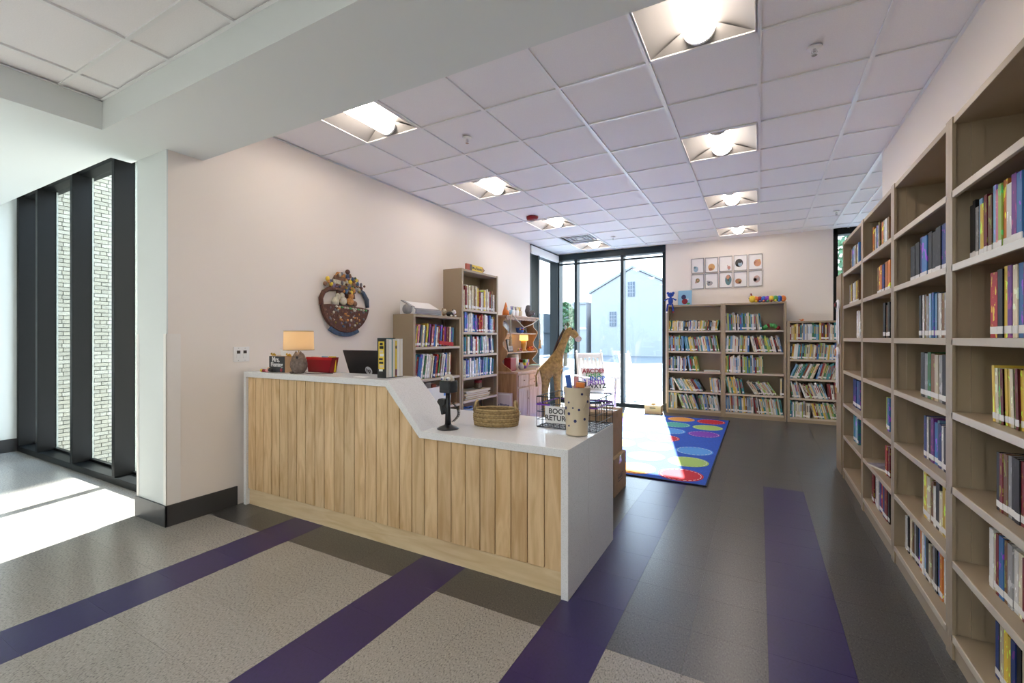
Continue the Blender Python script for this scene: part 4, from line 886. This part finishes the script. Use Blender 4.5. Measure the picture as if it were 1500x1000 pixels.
sc_ = [(HY0 + .03, 1.66), (HY0 + .03, 1.63)] + [(HY0 + .03 + (HY1 - HY0 - .06) * k / 48, 1.625 - .014 * abs(math.sin(k * math.pi / 4))) for k in range(1, 48)] + [(HY1 - .03, 1.63), (HY1 - .03, 1.66)]
MB().prism(sc_, 'x', UX - .02, UX - .004).build('scalloped_rail', PINEP, hu)
# things on the hutch
def P(y, z, d=.10): return (UX - d, y, z + .0005)
g = 'knick knacks on the pine hutch'
t = thing('fox_figure', 'orange pointed fox figure on the hutch top', 'figurine', P(6.02, 1.68, .05), 0, g)
MB().lathe([(.055, 0), (.05, .05), (.035, .10), (.02, .15), (.004, .20)], 14).build('body', ORG, t, True); MB().sphere((.035, .0, .10), (.02, .025, .03), 10, 8).build('face', WHITE, t, True); MB().tube([(0, .05, .024), (.03, .10, .04), (.04, .12, .09)], [.02, .025, .012], 8).build('tail', mat('fox_blue', (.25, .45, .6), .6), t, True)
for k in range(3):
    y = 6.22 + k * .13; t = thing('pencil_pot', 'white pot of pencils on the hutch top, %s from the fox' % ORD[k], 'pot', P(y, 1.68, .05), 0, g)
    MB().lathe([(.04, 0), (.045, .09), (.042, .09), (.036, .01), (0, .01)], 16, cap=False).build('pot', CREAM if k == 2 else WHITE, t, True)
    for j, m in enumerate(((BLUE, PUR, GRN), (BLACK, GREYP, YEL), (YEL, YEL, KRAFT))[k]): MB().tube([(.005 * j, .0, .02), (.012 * (j - 1), .018 * (j - 1), .15)], .006, 6).build('pencil', m, t)
GRF = mat('grey_fur', (.13, .12, .12), .95, noise=.4, nscale=60, bump=.8, bscale=120)
t = thing('squirrel_toy', 'grey furry squirrel soft toy on the hutch top', 'soft toy', P(6.80, 1.68, .04), 0, g)
MB().sphere((0, 0, .05), (.05, .075, .05), 12, 8).build('body', GRF, t, True); h_ = MB().sphere((.01, .10, .075), .038, 12, 8).build('head', GRF, t, True); MB().sphere((.035, .115, .065), .018, 10, 8).build('muzzle', WHITE, h_, True)
MB().tube([(0, -.05, .03), (0, -.07, .10), (0, -.03, .17), (0, .0, .185)], [.03, .042, .042, .02], 10).build('tail', GRF, t, True)
for k in (-1, 1): MB().sphere((k * .022, .10, .112), .011, 8, 6).build('ear', GRF, h_, True)
t = thing('tassel_cord', 'cream twisted cord with tassels hung over the hutch front', 'cord', (UX + .035, 0, 0))
MB().tube([(0.002, 6.02, 1.35), (0, 6.02, 1.62), (.0, 6.06, 1.70), (.004, 6.20, 1.62), (.004, 6.45, 1.50)], .008, 6).build('cord', CRM, t, True)
MB().tube([(.004, 6.45, 1.50), (.002, 6.75, 1.56), (.0, 7.03, 1.66), (.0, 7.06, 1.60), (.0, 7.07, 1.30)], .008, 6).build('cord', CRM, t, True)
for y, z in ((6.02, 1.36), (7.07, 1.30)):
    MB().lathe([(.012, 0), (.022, -.03), (.014, -.045), (.03, -.15), (.0, -.15)], 12, (0, y, z), cap=False).build('tassel', mat('straw', (.58, .42, .22), .9), t, True)
t = thing('oval_plate', 'grey round plate leaning on the top hutch shelf', 'plate', P(6.10, 1.41, .13), 0, g); MB().lathe([(.09, 0), (.095, .008), (.07, .004)], 24).xf(Matrix.Translation((0, .05, .095)) @ Matrix.Rotation(R(75), 4, 'Y')).build('dish', mat('plate_grey', (.42, .42, .44), .3), t, True); MB().lathe([(.05, .005), (.05, .007)], 20).xf(Matrix.Translation((0, .05, .095)) @ Matrix.Rotation(R(75), 4, 'Y')).build('rim', WHITE, t)
t = thing('blue_cup', 'blue painted cup on the top hutch shelf', 'cup', P(6.52, 1.41, .07), 0, g); MB().lathe([(.035, 0), (.06, .02), (.07, .09), (.066, .09), (.05, .02), (0, .015)], 20, cap=False).build('bowl', BLUE, t, True)
for k in range(5): MB().sphere((.066 * math.cos(-1 + k * .5), .066 * math.sin(-1 + k * .5), .062), .013, 8, 6).build('painted_dot', (YEL, RED, ORG, GRN, LABEL)[k], t, True)
MB().tube([(0, .068, .075), (0, .10, .07), (0, .10, .035), (0, .062, .03)], .007, 6).build('handle', BLUE, t, True)
t = thing('figurine', 'small dark figurine beside the blue cup', 'figurine', P(6.70, 1.41, .07), 0, g); MB().lathe([(.03, 0), (.035, .03), (.02, .06), (.026, .085), (.004, .11)], 12).build('body', mat('dk_green', (.06, .07, .06), .5), t, True); MB().lathe([(.04, .0), (.04, .008)], 12).build('base', GREYP, t)
t = thing('framed_photo', 'black framed picture on the middle hutch shelf', 'picture frame', P(6.30, 1.113, .12), 0, g); MB().box(-.008, .008, -.08, .08, 0, .20).xf(Matrix.Rotation(R(-12), 4, 'Y')).build('frame', BLACK, t); MB().box(.0085, .0095, -.065, .065, .015, .185).xf(Matrix.Rotation(R(-12), 4, 'Y')).build('print', mat('print_mix', (.5, .45, .42), .6, noise=.5, nscale=25), t)
t = thing('bead_bowl', 'heap of small coloured beads on the middle hutch shelf', 'beads', P(6.48, 1.11, .05), 0, g); MB().lathe([(.04, 0), (.055, .012)], 16).build('dish', WHITE, t)
for k in range(14): MB().sphere((.03 * math.cos(k * 2.4) * (k / 14), .04 * math.sin(k * 2.4), .02 + .012 * (k % 3)), .012, 8, 6).build('bead', (PINK, PUR, YEL, RED, GRN)[k % 5], t, True)
t = thing('honey_candle', 'amber jar lamp glowing on the middle hutch shelf', 'lamp', P(6.72, 1.11, .10), 0, g); MB().lathe([(.05, 0), (.05, .02), (.03, .03), (.045, .10), (.05, .18)], 16).build('jar', mat('amber', (.62, .33, .07), .4), t, True); MB().lathe([(.075, .18), (.07, .27)], 20).build('shade', mat('amber_glow', (.75, .42, .10), .6, emit=((1, .55, .14), .6)), t, True)
t = thing('toy_bowl', 'bowl of red and orange toys at the end of the middle shelf', 'bowl', P(6.90, 1.11, .06), 0, g); MB().lathe([(.04, 0), (.065, .04), (.06, .04), (.03, .008), (0, .008)], 16, cap=False).build('bowl', ORG, t, True)
for k in range(6): MB().sphere((.03 * math.cos(k), .035 * math.sin(k * 1.9), .05 + .012 * (k % 2)), .018, 8, 6).build('toy', (RED, PINK, ORG)[k % 3], t, True)
t = thing('red_tin', 'red square tin on the hutch counter', 'tin', P(6.12, .82, .03), 0, g); box('tin', -.06, .06, -.09, .09, 0, .20, RED, t, .008); box('lid', -.062, .062, -.092, .092, .17, .205, RED, t, .006)
t = thing('white_canister', 'white cylinder canister on the hutch counter', 'canister', P(6.42, .82, .14), 0, g); MB().lathe([(.09, 0), (.09, .24)], 24).build('body', WHITE, t, True); MB().lathe([(.092, .24), (.092, .255), (.02, .262)], 24).build('lid', LABEL, t)
t = thing('yarn_ball', 'grey yarn ball on the hutch counter', 'ball', P(6.36, .82, -.04), 0, g); MB().sphere((0, 0, .05), .05, 14, 10).build('ball', mat('grey_yarn', (.35, .35, .38), .9, bump=.8, bscale=90), t, True); MB().tube([(.045, 0, .05), (0, .046, .06), (-.045, 0, .05), (0, -.046, .045)], .006, 6, closed=True).build('strand', GREYP, t, True)
t = thing('colour_blocks', 'cube of multicoloured blocks on the hutch counter', 'blocks', P(6.72, .82, .22), 0, g)
for i in range(3):
    for j in range(3):
        for k in range(3): box('block', i * .05, i * .05 + .048, j * .05, j * .05 + .048, k * .05, k * .05 + .049, (RED, YEL, BLUE, GRN, ORG, WHITE, PUR)[(i * 3 + j * 5 + k * 2) % 7], t, .002)
for k, (m, lb) in enumerate(((mat('cv_cream', (.6, .52, .36), .5), 'cream picture book at the bottom of the hutch counter pile'), (mat('cv_purple', (.25, .17, .4), .5), 'purple picture book in the hutch counter pile'), (mat('cv_green', (.35, .5, .42), .5), 'pale green picture book on the hutch counter pile'))):
    t = thing('picture_book', lb, 'book', (-3.24 - .01 * k, 6.72 + .03 * k, .8205 + k * .023), R(8 * k - 6), 'picture books on the hutch'); box('cover', -.10, .10, -.15, .15, 0, .003, m, t); box('pages', -.096, .097, -.146, .146, .003, .018, PAGES, t); box('front_cover', -.10, .10, -.15, .15, .018, .022, m, t)
t = thing('chart_sign', 'pink framed nursery rhyme chart leaning beside the hutch', 'sign', (-3.40, 5.80, .0))
fr_ = MB().box(-.22, .22, -.008, .008, 0, .52).build('board', mat('pale_pink', (.62, .50, .46), .6), t); box('border', -.205, .205, -.0095, -.008, .02, .505, mat('sign_white', (.74, .70, .66), .6), t)
box('inner', -.19, .19, -.0105, -.0095, .035, .49, mat('pale_pink2', (.68, .58, .54), .6), t)
text('lettering', 'Nursery Rhyme', .055, NAVY, t, (.0, -.0112, .34), (R(90), 0, 0), .0004); text('lettering', 'Music Chart', .055, NAVY, t, (.01, -.0112, .26), (R(90), 0, 0), .0004)

# ================================================================== GIRAFFE
FUR = mat('giraffe_plush', (.40, .25, .085), .95, noise=.35, nscale=26, bump=.9, bscale=90)
gf = thing('plush_giraffe', 'large standing plush giraffe beside the pine hutch', 'soft toy', (-2.72, 6.30, .0135), R(22))
V = [(-.12, 0, .80, .12), (-.05, 0, .87, .14), (.02, 0, .94, .12), (.05, 0, 1.05, .085), (.10, 0, 1.17, .068), (.155, 0, 1.30, .058), (.19, 0, 1.395, .066), (.235, 0, 1.43, .085), (.30, 0, 1.375, .060), (.345, 0, 1.32, .050)]
E = [(k, k + 1) for k in range(9)]
for s in (-1, 1):
    b0 = len(V); V += [(.04, s * .075, .76, .062), (.05, s * .085, .45, .043), (.05, s * .085, .05, .042)]; E += [(2, b0), (b0, b0 + 1), (b0 + 1, b0 + 2)]
    b0 = len(V); V += [(-.13, s * .075, .68, .066), (-.15, s * .085, .40, .043), (-.13, s * .085, .05, .042)]; E += [(0, b0), (b0, b0 + 1), (b0 + 1, b0 + 2)]
me = bpy.data.meshes.new('giraffe_body'); me.from_pydata([v[:3] for v in V], E, []); me.materials.append(FUR)
go = link('giraffe_body', me, gf); go.modifiers.new('skin', 'SKIN'); ss = go.modifiers.new('sub', 'SUBSURF'); ss.levels = ss.render_levels = 2
if not me.skin_vertices:
    bpy.context.view_layer.objects.active = go
sk = me.skin_vertices[0].data if me.skin_vertices else None
if sk:
    for i, v in enumerate(V): sk[i].radius = (v[3], v[3]); sk[i].use_root = (i == 1)
MB().tube([(-.035, 0, 1.03), (.0, 0, 1.13), (.045, 0, 1.25), (.105, 0, 1.37), (.14, 0, 1.45)], [.012, .02, .02, .02, .012], 6).build('mane', mat('mane_brown', (.07, .04, .02), .95), gf, True)
for s in (-1, 1):
    MB().tube([(.205, s * .035, 1.49), (.20, s * .04, 1.535), (.20, s * .04, 1.55)], [.012, .010, .016], 8).build('horn', mat('horn_dark', (.10, .06, .03), .8), gf, True)
    e_ = MB().sphere((.165, s * .115, 1.475), (.022, .06, .030), 10, 8).build('ear', CRM, gf, True)
    MB().sphere((.275, s * .062, 1.455), .016, 8, 6).build('eye', BLACK, gf, True)
    for x in (.05, -.13): MB().lathe([(.046, 0), (.05, .01), (.046, .07), (.03, .075)], 12, (x, s * .085, 0)).build('hoof', mat('hoof_brown', (.10, .06, .035), .8), gf, True)
MB().sphere((.355, 0, 1.305), (.052, .054, .048), 12, 8).build('muzzle', mat('muzzle_pink', (.60, .45, .36), .9), gf, True)
MB().tube([(-.24, 0, .84), (-.28, 0, .74), (-.27, 0, .58)], [.015, .012, .02], 6).build('tail', FUR, gf, True)

# ================================================================== RUG
RGB = {'orange': (.80, .33, .05), 'red': (.62, .02, .04), 'teal': (.09, .42, .36), 'lime': (.42, .62, .16), 'sky': (.10, .33, .75), 'purple': (.22, .05, .45), 'yellow': (.82, .62, .08)}
RX0, RX1, RY0, RY1 = -3.05, -.41, 4.36, 8.0
rg = thing('spot_rug', 'royal blue rug with rows of bright coloured spots', 'rug', (0, 0, .0005))
box('pile', RX0 + .012, RX1 - .012, RY0 + .012, RY1 - .012, 0, .010, mat('rug_blue', (.02, .09, .50), .95, noise=.12, nscale=40, bump=.3, bscale=300), rg)
MB().box(RX0, RX1, RY0, RY0 + .014, 0, .0105).box(RX0, RX1, RY1 - .014, RY1, 0, .0105).box(RX0, RX0 + .014, RY0 + .014, RY1 - .014, 0, .0105).box(RX1 - .014, RX1, RY0 + .014, RY1 - .014, 0, .0105).build('binding', mat('rug_edge', (.01, .012, .03), .9), rg)
names = ['red', 'lime', 'sky', 'purple', 'purple', 'lime', 'red']
cols = [names, ['orange', 'teal', 'yellow', 'red', 'sky', 'teal', 'orange'], ['purple', 'yellow', 'lime', 'sky', 'orange', 'red', 'lime'], ['sky', 'red', 'teal', 'orange', 'lime', 'purple', 'yellow'], ['lime', 'orange', 'purple', 'teal', 'red', 'yellow', 'sky'], ['yellow', 'sky', 'red', 'lime', 'teal', 'orange', 'purple']]
dm = {}
for nme, c in RGB.items():
    mb = MB().lathe([(.205, 0), (.205, .0012)], 40); 
    for k in range(24):
        a0 = 2 * math.pi * k / 24; a1 = a0 + .16; r0, r1 = .180, .188
        mb.add([(r0 * math.cos(a0), r0 * math.sin(a0), .0018), (r1 * math.cos(a0), r1 * math.sin(a0), .0018), (r1 * math.cos(a1), r1 * math.sin(a1), .0018), (r0 * math.cos(a1), r0 * math.sin(a1), .0018)], [(0, 1, 2, 3)], 1)
    me = bpy.data.meshes.new('spot'); me.from_pydata(mb.v, [], mb.f); me.materials.append(mat('rug_' + nme, c, .95, bump=.3, bscale=300)); me.materials.append(mat('rug_stitch', (.75, .75, .75), .9)); me.polygons.foreach_set('material_index', mb.m); dm[nme] = me
for i, cl in enumerate(cols):
    for k, nme in enumerate(cl):
        if i == 0 and k == 3: continue
        x = -.665 - .445 * i; y = 4.60 + .52 * k + (.02 if i % 2 else 0)
        if x - .21 < RX0: continue
        link('spot', dm[nme], rg, loc=(x, y, .010))

# ================================================================== FLOOR THINGS
def carton(lb, x0, x1, y0, y1, z0, z1, print_=False):
    t = thing('cardboard_box', lb, 'box', ((x0 + x1) / 2, (y0 + y1) / 2, z0)); a, b, h = (x1 - x0) / 2, (y1 - y0) / 2, z1 - z0
    box('body', -a, a, -b, b, 0, h - .004, CARD, t, .004)
    for s in (-1, 1): box('flap', -a, a, .002 if s > 0 else -b, b if s > 0 else -.002, h - .0035, h, CARD, t)
    box('tape', -a - .0006, a + .0006, -.025, .025, h - .06, h + .0006, mat('packing_tape', (.50, .36, .22), .25), t)
    if print_:
        for q in ((.10, .105), (.155, .16)): box('print_line', a + .0002, a + .0008, -.08, .08, *q, BLACK, t)
        for q in ((-.08, -.075), (.075, .08)): box('print_line', a + .0002, a + .0008, *q, .10, .16, BLACK, t)
        for q in (-.045, -.015, .015, .045): box('print_mark', a + .0002, a + .0008, q - .010, q + .008, .118, .142 + .006 * (q > 0), BLACK, t)
        box('print_line', a + .0002, a + .0008, -.06, .06, .25, .265, BLACK, t)
    return t
carton('lower cardboard box with printed side beside the counter end', -1.50, -1.055, 3.69, 4.07, 0.0005, .318, True)
carton('upper cardboard box stacked beside the counter end', -1.50, -1.085, 3.70, 4.06, .3185, .70)
t = thing('wooden_crate', 'small pale wooden crate on the floor by the back window', 'crate', (-1.64, 8.22, .0005))
for a in ((-.14, .14, -.10, -.09), (-.14, .14, .09, .10), (-.14, -.13, -.09, .09), (.13, .14, -.09, .09)): box('side', *a, 0, .15, MAPLEK, t)
box('bottom', -.13, .13, -.09, .09, 0, .01, MAPLEK, t); box('hand_slot', -.05, .05, -.1008, -.0998, .095, .11, mat('slot_dark', (.05, .03, .02), .8), t)
for k, (x, m) in enumerate(((-.07, CRM), (.0, KRAFT), (.07, WHITE))):
    b = thing('soft_block', '%s soft block in the wooden crate' % ('cream', 'brown', 'white')[k], 'toy', (-1.64 + x, 8.22, .0115), R(4 * k), 'blocks in the crate'); box('cube', -.03, .03, -.05, .05, 0, .155 + .02 * (k % 2), m, b, .01); box('stripe', -.0305, .0305, -.0505, .0505, .05, .09, CREAM, b)
# rocking chairs
def rocker(lb, loc, rz):
    t = thing('rocking_chair', lb, 'rocking chair', loc, rz, 'white rocking chairs')   # faces -Y
    for s in (-1, 1):
        pts = [(s * .25, .42 - .9 * k / 12, .02 + .10 * ((k - 6.5) / 6.5) ** 2) for k in range(13)]
        MB().tube(pts, .018, 8).build('rocker', WHITE, t, True)
        MB().tube([(s * .25, -.20, .04), (s * .25, -.22, .38), (s * .25, -.24, .64)], .02, 8).build('front_post', WHITE, t, True)
        MB().tube([(s * .24, .20, .04), (s * .24, .22, .38), (s * .23, .40, 1.05)], .02, 8).build('back_post', WHITE, t, True)
        MB().sphere((s * .23, .41, 1.075), .024, 8, 6).build('finial', WHITE, t, True)
        box('armrest', s * .265 - .045, s * .265 + .045, -.30, .30, .64, .662, WHITE, t, .006)
    for k in range(9): box('seat_slat', -.25, .25, -.24 + k * .052, -.24 + k * .052 + .042, .385, .405, WHITE, t, .003)
    for z, y in ((.50, .265), (1.0, .39)):
        box('back_rail', -.23, .23, y - .012, y + .012, z - .04, z + .04, WHITE, t, .004)
    for k in range(6):
        x = -.19 + k * .076; MB().box(x - .022, x + .022, -.006, .006, 0, .46).xf(Matrix.Translation((0, .275, .52)) @ Matrix.Rotation(R(-14), 4, 'X')).build('back_slat', WHITE, t)
    for y, z in ((-.21, .20), (.21, .20)): MB().tube([(-.25, y, z), (.25, y, z)], .012, 6).build('stretcher', WHITE, t)
    return t
CH = (-2.47, 7.55, .011); CA = R(38)
rocker('white slatted rocking chair on the rug, holding the alphabet cushion', CH, CA)
rocker('white slatted rocking chair outside on the patio', (-2.35, 10.2, -.065), R(75))
t = thing('alphabet_cushion', 'white cushion printed with rainbow alphabet letters on the rocking chair', 'cushion', CH, CA)
Mc = Matrix.Translation((0.0, .165, .595)) @ Matrix.Rotation(R(-14), 4, 'X')
mb = MB(); n = 12
for sgn in (-1, 1):
    vs = []; fs = []
    for i in range(n + 1):
        for j in range(n + 1):
            u, v = i / n * 2 - 1, j / n * 2 - 1; th_ = .045 * math.sqrt(max(0, (1 - u ** 4) * (1 - v ** 4))) + .002; vs.append((u * .212, sgn * th_, v * .20))
    for i in range(n):
        for j in range(n):
            q4 = (i * (n + 1) + j, (i + 1) * (n + 1) + j, (i + 1) * (n + 1) + j + 1, i * (n + 1) + j + 1); fs.append(q4 if sgn < 0 else q4[::-1])
    mb.add(vs, fs)
mb.xf(Mc).build('cushion', WHITE, t, True)
for k, (tx, m) in enumerate((('ABCDEF', RED), ('GHIJK', GRN), ('LMNOP', BLUE), ('QRSTU', PUR), ('VWXYZ', BLACK))):
    o = text('lettering', tx, .115, m, t, (0, 0, 0), (0, 0, 0), .002); o.matrix_local = Mc @ Matrix.Translation((0, -.049, .13 - .066 * k)) @ Matrix.Rotation(R(90), 4, 'X')

# ================================================================== BACK WALL
PIC = [mat('print_%d' % k, c, .6) for k, c in enumerate(((.30, .42, .50), (.62, .36, .14), (.60, .28, .24), (.06, .06, .06), (.60, .30, .18), (.24, .22, .08), (.34, .35, .37), (.12, .22, .24), (.40, .17, .08), (.58, .40, .34)))]
posd = ('top row first', 'top row second', 'top row third', 'top row fourth', 'top row fifth', 'bottom row first', 'bottom row second', 'bottom row third', 'bottom row fourth', 'bottom row fifth')
q = random.Random(21)
shp = [(-.03, -.06, .04, .05), (.0, -.04, .055, .06), (.05, -.07, .025, .03), (-.02, .0, .06, .07), (.03, -.02, .055, .06), (.0, .02, .035, .04), (-.03, -.04, .05, .04), (.04, .0, .05, .09), (-.03, -.03, .05, .045), (.02, -.01, .05, .06)]
for k in range(10):
    i, j = k % 5, k // 5
    t = thing('framed_picture', 'small silver framed picture, %s from left on the back wall' % posd[k], 'picture', (-.967 + .228 * i, YB - .001, 2.625 - .283 * j), 0, 'framed pictures in two rows')
    for a in ((-.103, .103, .122, .133), (-.103, .103, -.133, -.122), (-.103, -.094, -.122, .122), (.094, .103, -.122, .122)): box('frame_bar', a[0], a[1], -.018, 0, a[2], a[3], mat('frame_silver', (.36, .35, .35), .35, metal=.5), t)
    box('mount', -.094, .094, -.008, -.002, -.122, .122, mat('mount_white', (.78, .77, .77), .3), t)
    cx, cz, rx, rz = shp[k]
    MB().lathe([(1, 0), (1, .001)], 20).xf(Matrix.Translation((cx, -.0082, cz)) @ Matrix.Rotation(R(90), 4, 'X') @ Matrix.Diagonal((rx, rz, 1, 1))).build('print_shape', PIC[k], t)
    for r in range(3):
        MB().lathe([(1, 0), (1, .0006)], 14).xf(Matrix.Translation((cx + q.uniform(-.03, .03), -.0086 - .0005 * r, cz + q.uniform(-.04, .05))) @ Matrix.Rotation(R(90), 4, 'X') @ Matrix.Diagonal((rx * q.uniform(.25, .55), rz * q.uniform(.25, .55), 1, 1))).build('print_shape', PIC[(k + 3 * r + 4) % 10], t)
t = thing('blue_picture_book', 'pale blue picture book standing on the back bookcase', 'book', (-1.17, 8.58, 1.9155)); Mx = Matrix.Rotation(R(-8), 4, 'X')
MB().box(-.115, .115, -.008, -.005, 0, .27).xf(Mx).build('cover', mat('sky_cover', (.26, .50, .72), .4), t); MB().box(-.11, .113, -.005, .004, .003, .267).xf(Mx).build('pages', PAGES, t); MB().box(-.115, .115, .004, .007, 0, .27).xf(Mx).build('back_cover', mat('sky_cover', (.3, .5, .7)), t)
for (x, z, rx, rz, m) in ((-.02, .15, .04, .045, NAVY), (.0, .07, .05, .05, RED), (.06, .03, .03, .015, GRN), (.05, .11, .012, .012, WHITE)):
    MB().lathe([(1, 0), (1, .0008)], 16).xf(Mx @ Matrix.Translation((x, -.0082, z)) @ Matrix.Rotation(R(90), 4, 'X') @ Matrix.Diagonal((rx, rz, 1, 1))).build('print_shape', m, t)
BFELT = mat('blue_felt', (.025, .07, .36), .95)
t = thing('blue_rag_doll', 'blue soft doll sitting on the corner of the back bookcase', 'soft toy', (-1.385, 8.41, 1.9155))
MB().sphere((0, 0, .075), (.042, .035, .075), 12, 8).build('body', BFELT, t, True); hd = MB().sphere((0, -.005, .185), (.055, .04, .042), 14, 10).build('head', BFELT, t, True)
for s in (-1, 1):
    MB().sphere((s * .045, 0, .215), .024, 10, 8).build('ear', BFELT, hd, True); MB().sphere((s * .02, -.042, .19), .008, 8, 6).build('eye', BLACK, hd, True)
    MB().tube([(s * .035, -.01, .12), (s * .07, -.03, .10), (s * .10, -.03, .085)], [.013, .011, .014], 7).build('arm', BFELT, t, True)
    lg = MB().tube([(s * .02, -.01, .02), (s * .04, -.055, .012), (s * .05, -.062, -.06), (s * .055, -.062, -.11)], [.016, .014, .013, .013], 7).build('leg', BFELT, t, True)
    MB().sphere((s * .056, -.068, -.125), (.018, .028, .016), 8, 6).build('shoe', WHITE if s < 0 else RED, lg, True)
t = thing('rainbow_caterpillar', 'rainbow striped caterpillar soft toy lying on the back bookcase', 'soft toy', (-.10, 8.45, 1.9155))
for k in range(9):
    m = (YEL, ORG, RED, BLUE, PUR, YEL, GRN, BLUE, ORG)[k]; r = .052 if k else .06
    sg = MB().sphere((k * .055, .03 * math.sin(k * .9), r + (.02 if 4 < k else 0) * 0), (r * .85, r, r), 12, 8).build('head' if k == 0 else 'segment', m, t, True)
    if k:
        for s in (-1, 1): MB().sphere((k * .055, .03 * math.sin(k * .9) + s * .055, .018), .018, 8, 6).build('foot', (RED, YEL, BLUE, ORG, GRN)[k % 5], sg, True)
    else:
        for s in (-1, 1): MB().tube([(0, s * .02, .10), (-.02, s * .035, .15)], [.006, .012], 6).build('feeler', RED, sg, True); MB().sphere((-.045, s * .022, .07), .009, 8, 6).build('eye', BLACK, sg, True)
t = thing('green_soft_toy', 'curled green soft toy on the middle back bookcase shelf', 'soft toy', (.17, 8.50, 1.4605))
for k in range(7):
    a = k / 6; MB().sphere((-.10 + .20 * a, 0, .035 + .045 * math.sin(a * math.pi)), .035, 10, 8).build('segment', (GRN, GRN, RED, GRN, GRN, GRN, RED)[k], t, True)
t = thing('leaning_book', 'cream open book lying flat on the third shelf by the window', 'book', (-.72, 8.52, .7505), R(6)); box('cover', -.13, .13, -.10, .10, 0, .004, CREAM, t); box('pages', -.125, .128, -.097, .097, .004, .02, PAGES, t); box('front_cover', -.13, .13, -.10, .10, .02, .024, LABEL, t)
t = thing('paper_bird', 'tiny orange paper bird on the low back bookcase', 'ornament', (.58, 8.45, 1.6005)); MB().prism([(-.03, .03), (.0, 0), (.03, .0), (.045, .03), (.015, .02)], 'y', -.004, .004).build('body', ORG, t); MB().prism([(0, .015), (.03, .04), (.02, .015)], 'y', -.012, -.004).build('wing', ORG, t)
# magazine flat in the third unit, award ribbons on the end bookcase
t = thing('flat_magazine', 'magazine lying flat on a shelf of the third right unit', 'magazine', (RX + .09, 4.05, .4105), R(20)); box('pages', -.07, .07, -.10, .10, 0, .012, PAGES, t); box('cover', -.071, .071, -.101, .101, .012, .0135, mat('mag_mix', (.28, .26, .33), .35, noise=.6, nscale=22), t)
for k, (y, z, lb) in enumerate(((5.52, 1.66, 'white award ribbon with striped rosette, upper of the two'), (5.55, 1.185, 'white award ribbon with rosette, lower of the two'))):
    t = thing('award_ribbon', lb + ' on the bookcase side', 'ribbon', (RX - .002, y, z), 0, 'award ribbons'); t.scale = (2.2, 1.45, 1.0)
    r_o = MB().lathe([(.055, 0), (.055, .006), (.04, .010)], 18).xf(Matrix.Rotation(R(-90), 4, 'Y')).build('rosette', WHITE, t); MB().lathe([(.036, .008), (.036, .013)], 16).xf(Matrix.Rotation(R(-90), 4, 'Y')).build('centre', BLACK if k == 0 else GOLD, r_o); MB().lathe([(.018, .012), (.018, .016)], 12).xf(Matrix.Rotation(R(-90), 4, 'Y')).build('badge', RED if k == 0 else CRM, r_o)
    for s, l in ((-1, .40), (1, .36)):
        MB().prism([(s * .02 - .022, -.03), (s * .02 + .022, -.03), (s * .03 + .022, -l), (s * .03, -l + .03), (s * .03 - .022, -l)], 'x', -.004 - .001 * (s + 1), -.0025 - .001 * (s + 1)).build('tail', LABEL, t)
